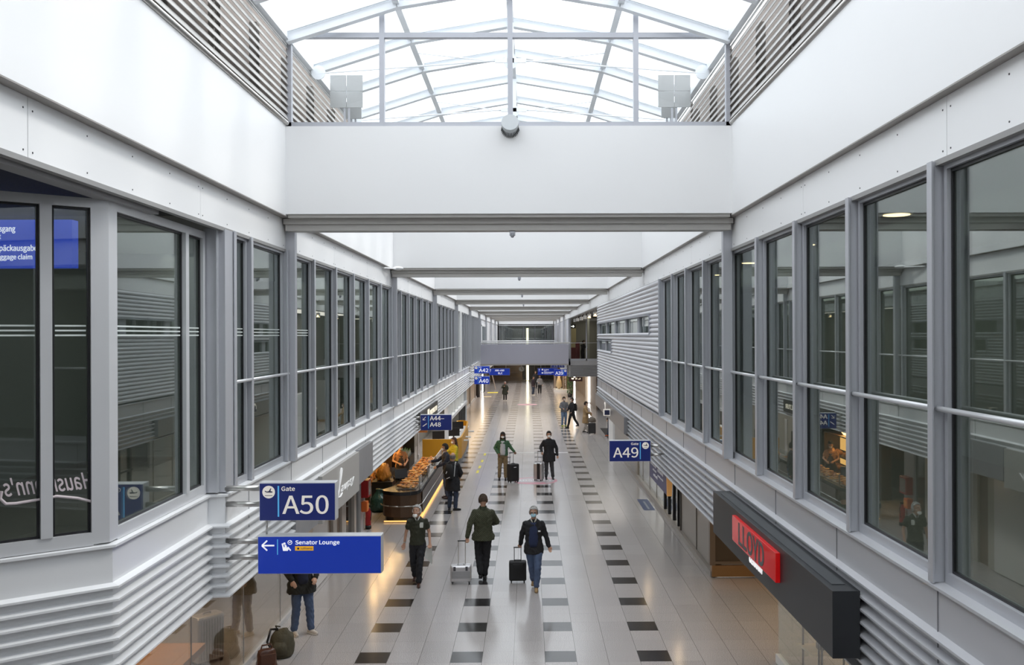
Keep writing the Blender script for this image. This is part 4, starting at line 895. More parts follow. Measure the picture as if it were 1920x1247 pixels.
o = MB().loft([(3.46, 49.9, 0.66, 0.20, 0.13), (3.46, 49.9, 0.72, 0.23, 0.15), (3.46, 49.9, 0.86, 0.19, 0.11), (3.46, 49.9, 0.92, 0.08, 0.05)], 18).build('holdall', mat('holdall_brown', (0.12, 0.10, 0.08), 0.6), smooth=True); tag(o, 'soft brown holdall lying on the dark grey suitcase', 'bag')
e = suitcase('tall silver ridged suitcase added for a reflection in the left shop glass', -5.35, 15.2, 0.9, 0.50, 0.30, 0.80, SILV, SILVT, handle=0, ribs=0)  # stands in for the mirror image of a suitcase out of view
q = MB()
for i in range(9): q.cyl((-0.2+0.05*i, -0.152, 0.1), (-0.2+0.05*i, -0.152, 0.74), 0.008, n=8)
q.build('ribs', SILVT, e, world=False)
# olive rucksack and brown leather bag on the floor
OLV = mat('olive_canvas', (0.075, 0.065, 0.04), 0.8, bump=0.5, bscale=25, var=0.3, vscale=8)
e = empty('rucksack', (-4.2, 15.45, 0), 0.3, label='slumped olive canvas rucksack by the standing man on the left', cat='bag')
m = MB(); m.loft([(0, 0, 0.0, 0.18, 0.15), (0.0, 0, 0.06, 0.22, 0.18), (0.02, 0, 0.22, 0.21, 0.18), (0.03, 0.02, 0.36, 0.17, 0.14), (0.02, 0.02, 0.44, 0.10, 0.08), (0.02, 0.02, 0.46, 0.03, 0.03)], 24); crumple(m.build('bag_body', OLV, e, world=False, smooth=True), 0.022, 8)
MB().loft([(-0.02, -0.15, 0.08, 0.12, 0.06), (-0.02, -0.16, 0.2, 0.12, 0.06), (-0.02, -0.14, 0.28, 0.08, 0.04)], 16).build('pocket', OLV, e, world=False, smooth=True)
MB().tube([(-0.12, -0.1, 0.1), (-0.22, -0.06, 0.28), (-0.16, 0.0, 0.47), (-0.04, 0.02, 0.46)], 0.018, 8).build('strap', BLACK, e, world=False, smooth=True)
MB().tube([(-0.05, 0.03, 0.44), (-0.08, 0.0, 0.52), (0.0, 0.0, 0.50)], 0.012, 8).build('top_loop', OLV, e, world=False, smooth=True)
LTH = mat('brown_leather', (0.09, 0.035, 0.02), 0.28, bump=0.15, bscale=30, var=0.3)
e = empty('leather_bag', (-4.28, 14.9, 0), 0.5, label='glossy brown leather bag in front of the olive rucksack', cat='bag')
MB().loft([(0, 0, 0, 0.15, 0.10), (0, 0, 0.04, 0.17, 0.12), (0, 0, 0.22, 0.15, 0.09), (0, 0.0, 0.30, 0.13, 0.05), (0, 0, 0.32, 0.10, 0.02)], 24, power=3).build('bag_body', LTH, e, world=False, smooth=True); crumple(e.children[0], 0.012, 9)
MB().tube([(-0.10, 0, 0.28), (-0.07, 0, 0.38), (0.07, 0, 0.38), (0.10, 0, 0.28)], 0.012, 8).build('handle', LTH, e, world=False, smooth=True)
MB().box(-0.12, 0.12, -0.125, -0.10, 0.10, 0.26).build('flap', LTH, e, world=False, bevel=0.01)
# ---------------------------------------------------------------- bakery counter
WOOD = mat('counter_wood', (0.085, 0.045, 0.022), 0.45, var=0.35, vscale=3, bump=0.1)
WOODS = mat('counter_side', (0.16, 0.13, 0.115), 0.35, 0.2)
fp = [(-4.30, 26.95), (-4.22, 26.72), (-4.0, 26.55), (-3.72, 26.45), (-3.45, 26.50), (-3.27, 26.68), (-3.20, 27.0), (-3.20, 34.0), (-4.05, 34.0), (-4.05, 27.6)]
def off(poly, k):
    c = Vector((-3.68, 30.3)); r = []
    for x, y in poly: r.append((x+k*(1 if x > -3.68 else -1), y+k*(1 if y > 30 else -1)))
    return r
e = empty('bakery_counter', (-3.65, 30, 0), label='dark wood bakery counter with rounded end and glass case', cat='counter')
def pr(poly, z0, z1): return MB().prism([(x, y, z0) for x, y in poly], (0, 0, z1-z0))
pr(off(fp, -0.06), 0.0, 0.14).build('kick', BLACK, e); pr(fp, 0.14, 0.46).build('wood_panel', WOOD, e); pr(fp, 0.475, 0.78).build('wood_panel', WOOD, e)
pr(off(fp, -0.012), 0.45, 0.485).build('shadow_gap', BLACK, e)
pr(off(fp, 0.015), 0.78, 0.88).build('worktop', mat('counter_black', (0.015, 0.015, 0.017), 0.25), e)
MB().tube([(x, y, 0.47) for x, y in off(fp, 0.06)[:8]], 0.016, 8).build('bumper_rail', STEEL, e, smooth=True)
MB().box(-3.17, -3.16, 27.2, 34.0, 0.14, 0.46).box(-3.17, -3.16, 27.2, 34.0, 0.48, 0.78).build('side_panel', WOODS, e)
MB().box(-3.24, -3.16, 27.0, 34, 0.02, 0.06).box(-4.2, -3.4, 26.46, 26.5, 0.02, 0.05).build('led_strip', mat('led_amber', (1, 0.6, 0.2), 0.5, emit=(1, 0.55, 0.16), estr=1.1), e)
g = MB(); g.box(-3.24, -3.23, 27.1, 33.9, 0.88, 1.22); g.box(-4.1, -3.30, 26.62, 26.63, 0.88, 1.1); g.build('glass_case', CGLASS, e)
m = MB()
for y in (27.1, 29.3, 31.6, 33.9): m.box(-3.26, -3.22, y-0.01, y+0.01, 0.88, 1.24)
m.build('case_post', STEEL, e)
BRD = [mat('bread_%d' % i, c, 0.55, var=0.35, vscale=20, bump=0.3) for i, c in enumerate([(0.62, 0.28, 0.07), (0.48, 0.18, 0.04), (0.72, 0.42, 0.15)])]
def ball_thing(name, shape, m):
    b = MB()
    if shape == 'roll': b.ball((0, 0, 0.035), (0.06, 0.045, 0.035), 12, 8)
    if shape == 'crois':
        for i in range(7): a = -1.1+2.2*i/6; b.ball((0.055*math.sin(a), 0.05*(1-math.cos(a)), 0.03), (0.022, 0.022*(1.35-abs(a)*0.6), 0.028*(1.25-abs(a)*0.55)), 8, 6)
    if shape == 'pret':
        b.tube([(0.07*math.cos(t)*1.1, 0.05*math.sin(t), 0.02) for t in [i*math.pi/6 for i in range(13)]], 0.014, 7); b.tube([(-0.03, -0.045, 0.025), (0.02, 0.03, 0.03)], 0.012, 6)
    return b.build(name, m, smooth=True)
protos = [tag(ball_thing('bread_roll', 'roll', BRD[0]), 'golden bread roll in the heap inside the bakery case', 'pastry', 'pastries in the bakery case'),
          tag(ball_thing('croissant', 'crois', BRD[1]), 'brown croissant among the pastries inside the bakery case', 'pastry', 'pastries in the bakery case'),
          tag(ball_thing('pretzel', 'pret', BRD[2]), 'pale looped pretzel among the pastries inside the bakery case', 'pastry', 'pastries in the bakery case')]
used = [False]*3
trays = MB()
rr = random.Random(3)
for k, y in enumerate([26.95+0.62*i for i in range(11)]):
    t = MB().box(-3.92, -3.32, y, y+0.56, 0.885, 0.90).build('baking_tray', mat('tray_steel', (0.35, 0.33, 0.3), 0.35, 0.7)); tag(t, 'shallow metal tray of pastries in the bakery case', 'tray', 'trays in the bakery case')
    for j in range(11):
        i = (k+j//5) % 3; p = protos[i] if not used[i] else protos[i].copy()
        if used[i]: C.objects.link(p)
        used[i] = True; p.location = (-3.84+0.135*(j % 4)+rr.uniform(-.02, .02), y+0.09+0.16*(j//4)+rr.uniform(-.02, .02), 0.90+(0.03 if j % 5 == 0 else 0)); p.rotation_euler = (0, 0, rr.uniform(0, 6)); s_ = rr.uniform(0.95, 1.3); p.scale = (s_,)*3
# cash register, baskets and things behind the counter
e = empty('cash_register', (-4.0, 28.6, 0.88), 0.4, label='black cash register screen on the bakery worktop', cat='cash register')
MB().box(-0.05, 0.05, -0.05, 0.05, 0.0, 0.10).build('stand', BLACK, e, world=False); MB().prism([(-0.20, -0.06, 0.08), (0.20, -0.06, 0.08), (0.20, 0.03, 0.36), (-0.20, 0.03, 0.36)], (0, 0.04, 0)).build('screen', mat('screen_black', (0.01, 0.01, 0.012), 0.2), e, world=False); MB().box(-0.16, 0.16, 0.08, 0.34, 0.0, 0.10).build('drawer', BLACK, e, world=False)
e = empty('bread_cabinet', (-5.35, 31.5, 0), label='warmly lit shelf cabinet of bread behind the bakery attendant', cat='shelf')
m = MB(); m.box(-5.75, -5.15, 29.6, 34.4, 0, 0.5); m.box(-5.75, -5.15, 29.6, 34.4, 0.98, 1.02); m.box(-5.80, -5.75, 29.6, 34.4, 0.0, 1.75); m.box(-5.75, -5.15, 29.6, 29.65, 0.5, 1.75); m.box(-5.75, -5.15, 34.35, 34.4, 0.5, 1.75); m.box(-5.75, -5.15, 29.6, 34.4, 1.72, 1.76)
m.build('carcass', WOOD, e); MB().box(-5.745, -5.73, 29.7, 34.3, 0.55, 0.95).box(-5.745, -5.73, 29.7, 34.3, 1.08, 1.66).build('back_light', mat('cabinet_glow', (1, 0.6, 0.2), 0.5, emit=(1, 0.56, 0.16), estr=1.6), e)
lo = tag(MB().ball((0, 0, 0.09), (0.10, 0.16, 0.09), 14, 9).build('bread_loaf', BRD[0], smooth=True), 'large golden loaf on the lit shelves behind the attendant', 'bread', 'loaves on the lit shelf')
for i in range(20):
    p = lo if i == 0 else lo.copy()
    if i: C.objects.link(p)
    p.location = (-5.35+0.06*(i % 2), 29.95+0.44*(i % 10), 0.5 if i < 10 else 1.02)
e = empty('bottle_shelf', (-4.85, 36, 0), label='low shelf of green-capped bottles past the bakery counter', cat='shelf'); MB().box(-5.1, -4.6, 35.2, 36.8, 0, 0.72).box(-5.1, -4.6, 36.75, 36.8, 0.7, 1.5).build('carcass', mat('shelf_black', (0.03, 0.03, 0.03), 0.4), e)
b0 = None
for i in range(14):
    if b0 is None:
        b0 = empty('water_bottle', (0, 0, 0), label='clear bottle with green cap on the low bakery shelf', cat='bottle', group='green-capped bottles')
        MB().loft([(0, 0, 0, .035, .035), (0, 0, .16, .035, .035), (0, 0, .20, .014, .014), (0, 0, .24, .014, .014)], 12).build('glass_body', mat('bottle_pale', (0.55, 0.62, 0.58), 0.2), b0, world=False, smooth=True)
        MB().cyl((0, 0, .235), (0, 0, .265), .018, n=10).build('cap', mat('cap_green', (0.15, 0.50, 0.08), 0.5), b0, world=False); r_ = b0
    else:
        r_ = b0.copy(); C.objects.link(r_)
        for ch in list(b0.children):
            c_ = ch.copy(); C.objects.link(c_); c_.parent = r_
    r_.location = (-5.0+0.11*(i % 4), 35.35+0.30*(i//4), 0.72)
o = MB().box(-4.5, -4.47, 36.9, 37.25, 0.6, 1.95).box(-4.52, -4.45, 36.95, 37.2, 0, 0.6).build('menu_board', mat('menu_white', (0.6, 0.6, 0.62), 0.5)); tag(o, 'tall white menu board at the end of the bakery', 'board')
o = MB().prism([(-4.1, 32.0, 2.02), (-3.55, 32.0, 2.02), (-3.55, 33.0, 2.30), (-4.1, 33.0, 2.30)], (0, 0, 0.03)).cyl((-3.8, 32.5, 2.18), (-3.8, 32.5, 2.47), 0.01, n=6).build('copper_canopy', mat('copper', (0.45, 0.22, 0.10), 0.35, 0.4)); tag(o, 'copper coloured canopy panel hanging above the bakery counter', 'canopy')
# waste bags
o = MB().loft([(-4.62, 28.2, 0, .22, .2), (-4.62, 28.2, .1, .28, .25), (-4.62, 28.2, .4, .24, .22), (-4.6, 28.2, .6, .10, .1), (-4.6, 28.2, .68, .15, .12)], 20).build('refuse_bag', mat('teal_plastic', (0.03, 0.09, 0.09), 0.25, bump=1.0, bscale=14), smooth=True); crumple(o, 0.035, 7); tag(o, 'dark teal refuse bag on the floor left of the counter', 'bag')
o = MB().box(-5.0, -4.35, 29.1, 29.9, 0, 0.75).build('waste_bin', BLACK); tag(o, 'black bin unit at the rear of the bakery entrance', 'bin')
o = MB().loft([(-4.68, 29.45, .76, .2, .2), (-4.68, 29.45, .9, .25, .22), (-4.68, 29.45, 1.15, .18, .16), (-4.66, 29.45, 1.32, .05, .05)], 20).build('paper_sack', mat('amber_plastic', (0.55, 0.27, 0.06), 0.3, bump=1.0, bscale=12), smooth=True); crumple(o, 0.05, 7); tag(o, 'crumpled amber plastic sack on the black bin unit', 'bag')
# fire equipment on the white pillar
RED = mat('fire_red', (0.38, 0.012, 0.014), 0.35)
e = empty('fire_hose_box', (-4.6, 25.6, 0.96), label='dark red fire box on the pale pillar, above the orange box', cat='fire box'); MB().box(-4.615, -4.42, 25.15, 25.6, 0.95, 1.43).build('housing', RED, e, bevel=0.01); MB().box(-4.42, -4.412, 25.2, 25.55, 1.0, 1.38).build('front_glass', mat('box_window', (0.35, 0.30, 0.28), 0.2), e)
e = empty('defibrillator_box', (-4.6, 25.4, 0.6), label='small orange box between the red box and the extinguisher', cat='box'); MB().box(-4.615, -4.45, 25.15, 25.4, 0.56, 0.84).build('housing', mat('orange_box', (0.75, 0.16, 0.03), 0.4), e, bevel=0.02); MB().box(-4.45, -4.443, 25.18, 25.37, 0.62, 0.78).build('label_plate', mat('orange_plate', (0.85, 0.35, 0.10), 0.5), e)
e = empty('fire_extinguisher', (-4.5, 25.6, 0.08), label='red fire extinguisher hanging low on the pale pillar', cat='fire extinguisher')
MB().loft([(-4.5, 25.6, .10, .07, .07), (-4.5, 25.6, .12, .08, .08), (-4.5, 25.6, .52, .08, .08), (-4.5, 25.6, .58, .04, .04), (-4.5, 25.6, .62, .025, .025)], 18).build('cylinder', RED, e, smooth=True)
MB().loft([(-4.5, 25.6, 0.02, .085, .085), (-4.5, 25.6, .11, .085, .085)], 18).build('foot', BLACK, e, smooth=True); MB().box(-4.54, -4.44, 25.58, 25.62, .62, .67).build('valve_lever', BLACK, e); MB().tube([(-4.45, 25.58, .62), (-4.40, 25.55, .5), (-4.42, 25.52, .25)], .012, 8).build('hose', BLACK, e, smooth=True); MB().box(-4.60, -4.5, 25.57, 25.63, .3, .34).build('bracket', STEEL, e)
# yellow curving counter and kiosk
YEL = mat('yellow_panel', (0.62, 0.30, 0.012), 0.45)
e = empty('service_counter', (-3.3, 41, 0), label='curving yellow service counter beside the kiosk windows', cat='counter')
pth = [(-4.4, 37.85), (-3.25, 37.85), (-2.98, 38.05), (-2.86, 38.6), (-2.88, 41), (-2.95, 43.5), (-3.05, 45.6), (-3.2, 46.2), (-3.45, 46.3), (-3.6, 46.0), (-3.55, 45.6)]
def ribbon(p, z0, z1, th):
    m = MB()
    for (a, b) in zip(p, p[1:]): m.bar((a[0], a[1], (z0+z1)/2), (b[0], b[1], (z0+z1)/2), th, z1-z0)
    return m
ribbon(pth, 0.25, 1.12, 0.06).build('curved_panel', YEL, e, smooth=False); ribbon([(x+0.04 if x < -3 else x-0.03, y+0.05) for x, y in pth[:7]], 0, 0.25, 0.04).build('plinth', mat('plinth_grey', (0.2, 0.21, 0.23), 0.4), e)
MB().box(-4.4, -3.0, 38.1, 38.7, 0.90, 0.94).box(-3.55, -2.95, 38.7, 45.3, 0.90, 0.94).build('desk_top', mat('desk_white', (0.6, 0.6, 0.6), 0.4), e)
for y in (39.9, 41.2, 43.6): MB().box(-2.88, -2.62, y, y+0.35, 0.80, 0.84).build('bag_shelf', mat('desk_white', (0.6, 0.6, 0.6), 0.4), e)
for i, (x, y, lb) in enumerate(((-3.8, 38.5, 'black monitor on the yellow counter nearest the bakery'), (-3.25, 39.6, 'black monitor in the middle of the yellow counter'), (-3.3, 42.6, 'black monitor at the far part of the yellow counter'))):
    e = empty('monitor', (x, y, 0.94), 0.3, label=lb, cat='monitor'); MB().box(-0.26, 0.26, -0.02, 0.02, 0.12, 0.46).build('display', BLACK, e, world=False); MB().box(-0.03, 0.03, 0.0, 0.03, 0.0, 0.2).box(-0.12, 0.12, -0.08, 0.1, 0.0, 0.015).build('stand', BLACK, e, world=False)
e = empty('kiosk', (-3.6, 45, 0), label='white kiosk front with window strip and projecting ledge', cat='kiosk')
KW = mat('kiosk_white', (0.66, 0.67, 0.69), 0.4)
m = MB(); m.box(-3.62, -3.42, 39.5, 51.1, 1.66, 1.80); m.box(-3.62, -3.50, 39.5, 51.1, 2.38, 2.47); m.box(-3.62, -3.46, 39.3, 39.6, 0, 2.47); m.box(-3.7, -3.46, 50.9, 51.2, 0, 2.47); m.build('ledge_frame', KW, e)
for y in (41.2, 43.0, 44.9, 46.8, 48.8): MB().box(-3.60, -3.48, y, y+0.3, 1.8, 2.38).build('window_post', KW, e)
MB().box(-3.58, -3.56, 39.6, 50.9, 1.8, 2.38).build('pane', SGLASS, e)
for y in (47.0, 48.2, 49.4, 50.5): MB().box(-3.58, -3.50, y, y+0.1, 0.02, 1.66).build('glazing_bar', mat('bar_dark', (0.05, 0.05, 0.055), 0.4), e)
MB().box(-3.57, -3.55, 46.6, 50.9, 0.02, 1.66).build('pane', SGLASS, e)
struct('wall_kiosk_back', MB().box(-5.6, -5.5, 37.8, 51.2, 0, 2.46), mat('kiosk_back', (0.30, 0.29, 0.27), 0.7)); struct('wall_kiosk_end', MB().box(-5.5, -3.62, 51.1, 51.2, 0, 2.46), MATS['kiosk_back'])
# posters, showcase and the rest at the far end
o = MB().box(-4.619, -4.60, 52.0, 54.6, 1.2, 2.2).build('poster', mat('poster_violet', (0.25, 0.18, 0.40), 0.5, var=0.5, vscale=2)); tag(o, 'violet and white poster on the far left wall', 'poster')
e = empty('showcase', (3.1, 88, 0), label='lit glass showcase with a beige dress at the far right', cat='showcase')
MB().box(2.5, 3.95, 87.4, 90, 0, 0.22).build('plinth', WHITE, e); MB().box(2.5, 2.58, 87.4, 87.5, .22, 2.4).box(3.3, 3.36, 87.4, 87.5, .22, 2.4).box(3.9, 3.97, 87.4, 87.5, .22, 2.4).box(2.5, 3.97, 87.4, 90, 2.36, 2.46).build('frame', mat('frame_beige', (0.5, 0.44, 0.36), 0.4), e)
MB().box(2.58, 3.9, 87.44, 87.45, .22, 2.36).build('pane', SGLASS, e); MB().box(2.5, 3.97, 89.9, 90, .22, 2.4).build('back_panel', mat('show_back', (0.10, 0.055, 0.03), 0.5), e)
MB().box(3.36, 3.9, 88.4, 88.5, .22, 2.36).build('slatted_screen', mat('screen_brown', (0.14, 0.085, 0.05), 0.5, var=0.4, vscale=20), e)
o = MB().loft([(2.95, 88.4, .22, .05, .05), (2.95, 88.4, .5, .32, .25), (2.95, 88.4, 1.0, .24, .2), (2.95, 88.4, 1.35, .12, .1), (2.95, 88.4, 1.6, .2, .12), (2.95, 88.4, 1.75, .06, .06), (2.95, 88.4, 2.0, .09, .1), (2.95, 88.4, 2.06, .03, .03)], 18).build('mannequin', mat('beige_cloth', (0.62, 0.47, 0.30), 0.7), smooth=True); tag(o, 'beige dressed mannequin standing in the far glass showcase', 'mannequin')
area('showcase_light', (3.1, 88.0, 2.3), 1.0, 40, WARM)
m = MB()
rr = random.Random(5)
for i in range(420):
    a, z = rr.uniform(0, 6.28), rr.uniform(0.3, 2.1); R_ = Euler((rr.uniform(0, 6), rr.uniform(0, 6), 0)).to_matrix(); c = Vector((3.62+0.22*math.cos(a), 79.8+0.22*math.sin(a), z)); m.add([c+R_ @ Vector(v) for v in ((-.05, 0, 0), (0, .03, 0), (.06, 0, 0), (0, -.03, 0))], [(0, 1, 2, 3)])
e = empty('potted_plant', (3.62, 79.8, 0), label='narrow column of green foliage beside the far showcase', cat='plant'); m.build('foliage', mat('leaf_green', (0.03, 0.12, 0.03), 0.5), e); MB().loft([(3.62, 79.8, 0, .18, .18), (3.62, 79.8, .3, .22, .22)], 18).build('pot', BLACK, e, smooth=True); MB().cyl((3.62, 79.8, .25), (3.62, 79.8, 2.0), .03).build('stem', WOOD, e)
e = empty('ladder', (-4.0, 91, 0), label='pale A-frame stepladder at the far left beyond the A40 sign', cat='ladder')
LW = mat('ladder_pale', (0.5, 0.42, 0.36), 0.5); m = MB(); m.bar((-3.35, 92.4, 0), (-3.75, 91.6, 1.9), 0.07, 0.05).bar((-3.35, 93.0, 0), (-3.75, 92.0, 1.9), 0.07, 0.05); m.build('front_rails', LW, e)
m = MB(); m.bar((-4.4, 92.0, 0), (-3.8, 91.8, 1.9), 0.05, 0.04); m.build('rear_rails', LW, e)
for i in range(5): z = 0.3+0.32*i; MB().bar((-3.41-0.063*i, 92.3-0.13*i, z), (-3.41-0.063*i, 92.85-0.16*i, z), 0.06, 0.03).build('step', LW, e)
# floor marks
FY = mat('tape_yellow', (0.72, 0.62, 0.05), 0.5); FP = mat('sticker_pink', (0.62, 0.30, 0.36), 0.5); FW = mat('sticker_white', (0.75, 0.75, 0.76), 0.5)
for i, y in enumerate((35.9, 37.2, 39.0, 41.2)):
    x = -2.03+0.012*i; o = MB().prism([(x-0.05, y, 0.001), (x+0.05, y, 0.001), (x+0.05, y+0.75, 0.001), (x-0.05, y+0.75, 0.001)], (0, 0, 0.002)).build('floor_tape', FY); tag(o, 'short yellow dash of tape on the floor beside the bakery', 'floor tape', 'yellow tape dashes')
e = empty('floor_sticker', (0.25, 34.0, 0), label='round pink distance sticker with white words under the silver case', cat='floor sticker')
MB().disc((0.25, 33.95, 0.001), (0, 0, 1), 0.82, 0.001, 48).build('disc', mat('sticker_clear', (0.50, 0.44, 0.46), 0.4), e); m = MB()
for i in range(40): a, b = 2*math.pi*i/40, 2*math.pi*(i+1)/40; m.prism([(0.25+r*math.cos(t), 33.95+r*math.sin(t), 0.0022) for r, t in ((0.70, a), (0.82, a), (0.82, b), (0.70, b))], (0, 0, 0.001))
m.box(-0.4, 0.6, 33.3, 33.55, 0.0022, 0.003); m.build('ring', FP, e)
F = Matrix(((1, 0, 0, 0), (0, 1, 0, 0), (0, 0, 1, 0.004), (0, 0, 0, 1)))
ftext('ABSTAND', -0.45, 0.95, 33.85, 0.32, 0, FW, e, Mx=F, off=0.02, ext=0.0005)
e = empty('floor_sticker', (0, 75, 0), label='small far pink sticker on the floor below the clock', cat='floor sticker'); MB().disc((-0.1, 71.5, 0.001), (0, 0, 1), 0.8, 0.002, 32).build('disc', FP, e)
o = MB().box(-3.9, -2.9, 86.0, 87.6, 0.001, 0.003).build('floor_tape', FY); tag(o, 'yellow mark on the far floor beneath the ladder', 'floor tape')
o = MB().box(-4.0, -3.3, 80.6, 81.4, 0.001, 0.003).build('floor_tape', mat('tape_cream', (0.75, 0.62, 0.35), 0.5)); tag(o, 'cream mark on the far floor before the ladder', 'floor tape')
e = empty('floor_sticker', (3.72, 29, 0), label='blue rectangular sticker on the floor near the right glass front', cat='floor sticker')
MB().box(3.55, 3.90, 28.1, 30.0, 0.001, 0.002).build('sheet', mat('sticker_blue', (0.06, 0.09, 0.20), 0.4), e); MB().box(3.70, 3.76, 28.3, 29.6, 0.002, 0.003).build('stripe', mat('sticker_line', (0.35, 0.38, 0.45), 0.5), e)
o = MB().box(4.15, 4.75, 45.5, 53.0, 0.0, 0.012).build('door_mat', mat('mat_dark', (0.025, 0.022, 0.022), 0.9)); tag(o, 'dark entrance mat under the person by the white column', 'mat')
# shoe display behind the right shop glass
e = empty('display_stand', (4.75, 13.9, 0), label='tubular stand with tilted shelves behind the shoe-shop glass', cat='display stand')
TUB = mat('tube_dark', (0.025, 0.025, 0.03), 0.4, 0.2)
for x in (4.42, 5.08): MB().tube([(x, 14.7, 0.9), (x, 14.7, 0.03), (x, 13.75, 0.03), (x, 13.75, 1.4)], 0.018, 8).build('tube_frame', TUB, e, smooth=True)
for z in (0.35, 0.72, 1.1): MB().prism([(4.36, 14.8, z), (5.14, 14.8, z), (5.14, 14.0, z+0.1), (4.36, 14.0, z+0.1)], (0, 0, 0.03)).build('shelf', mat('shelf_sand', (0.80, 0.70, 0.56), 0.5), e)
for i, (x, y, z) in enumerate(((4.6, 14.4, 0.445), (4.9, 14.4, 0.445), (4.65, 14.35, 0.82))):
    e = empty('shoe', (x, y, z), label='grey leather shoe on the tubular stand behind the glass', cat='shoe', group='shoes on the display stand'); MB().loft([(x, y, z, .045, .14), (x, y, z+.03, .05, .145), (x, y+.04, z+.08, .035, .08), (x, y+.05, z+.1, .03, .05)], 16).build('upper', mat('shoe_grey', (0.10, 0.11, 0.12), 0.5), e, smooth=True); MB().loft([(x, y, z-.012, .05, .145), (x, y, z+.004, .05, .145)], 16).build('sole', BLACK, e)
# wooden display plinth at the lower left
e = empty('display_plinth', (-5.4, 12.5, 0), label='orange wood display bench behind the left shop glass', cat='display bench')
MB().box(-6.3, -4.95, 9.5, 14.0, 0.62, 0.72).build('top', mat('orange_wood', (0.52, 0.25, 0.09), 0.4, var=0.2), e); MB().box(-6.1, -5.1, 9.7, 13.8, 0, 0.62).build('body', mat('plinth_dark', (0.05, 0.045, 0.04), 0.5), e)
# ================================================================ people
SKIN = mat('skin', (0.50, 0.29, 0.20), 0.55, var=0.1, vscale=12); SKIND = mat('skin_dark', (0.16, 0.075, 0.045), 0.5)
MASKW = mat('mask_white', (0.82, 0.82, 0.80), 0.7); MASKB = mat('mask_blue', (0.38, 0.62, 0.74), 0.7)
def cloth(n, c, **k): return mat(n, c, k.pop('rough', 0.85), bump=0.35, bscale=k.pop('bscale', 14), var=0.22, vscale=9, **k)
def remesh(mb, name, m, parent, vox, it=3):
    me = mb.mesh('tmp'); o = bpy.data.objects.new('tmp', me); C.objects.link(o)
    r = o.modifiers.new('r', 'REMESH'); r.mode = 'VOXEL'; r.voxel_size = vox
    s = o.modifiers.new('s', 'SMOOTH'); s.iterations = it; s.factor = 0.5
    me2 = to_mesh(o, name, m); bpy.data.objects.remove(o); bpy.data.meshes.remove(me)
    if name in ('trousers', 'jacket', 'shirt'):
        n = len(me2.vertices); co = np.empty(n*3); me2.vertices.foreach_get('co', co); co = co.reshape(-1, 3); no = np.empty(n*3); me2.vertices.foreach_get('normal', no); no = no.reshape(-1, 3)
        x, y, z = co.T; q_ = (n % 11)*0.6; d = 0.006*np.sin(27*z+9*x+6*np.sin(11*y+q_)+q_)*np.sin(17*x-9*z+2*q_+5*np.sin(7*z))+0.003*np.sin(61*z+24*x+20*y+4*np.sin(31*x+q_))
        co += no*d[:, None]; me2.vertices.foreach_set('co', co.ravel()); me2.update()
    for p in me2.polygons: p.use_smooth = True
    q = bpy.data.objects.new(name, me2); C.objects.link(q); q.parent = parent; return q
def limb(mb, pts, rad, n=12):
    for i in range(len(pts)-1): mb.cyl(pts[i], pts[i+1], rad[i], rad[i+1], n)
    for p, r in zip(pts, rad): mb.ball(p, (r, r, r), 12, 8)
def hand(mb, wrist, elbow, side, curl=0.6, k=1.0):
    w_, e_ = Vector(wrist), Vector(elbow); d = (w_-e_).normalized()
    up = Vector((0, -1, 0)); s = d.cross(up)
    s = s.normalized() if s.length > 0.2 else Vector((1, 0, 0)); nrm = s.cross(d).normalized()
    nrm = -nrm if nrm.x*side > 0 else nrm                     # palm faces the thigh
    s = nrm.cross(d).normalized()
    if s.y > 0: s = -s                                        # thumb side forward
    mb.cyl(w_, w_+d*0.03, 0.026, 0.028, 10)
    for t in (-0.027, -0.009, 0.009, 0.027): limb(mb, [w_+d*0.01+s*t*0.6, w_+d*0.085+s*t], [0.017, 0.014], 8)
    for j, (t, L) in enumerate(((0.029, 0.066), (0.0098, 0.076), (-0.0098, 0.072), (-0.028, 0.056))):
        a = w_+d*0.085+s*t; b = a+(d*math.cos(curl*0.6)+nrm*math.sin(curl*0.6)*0.9)*L*0.5; c = b+(d*math.cos(curl*1.7)+nrm*math.sin(curl*1.7))*L*0.5
        limb(mb, [a, b, c], [0.0098*k, 0.009*k, 0.008*k], 8)
    a = w_+d*0.03+s*0.026; b = a+(d*0.7+s*0.65+nrm*0.3).normalized()*0.038; c = b+(d*0.95+nrm*0.4).normalized()*0.032
    limb(mb, [a, b, c], [0.015, 0.0115, 0.0095], 8)
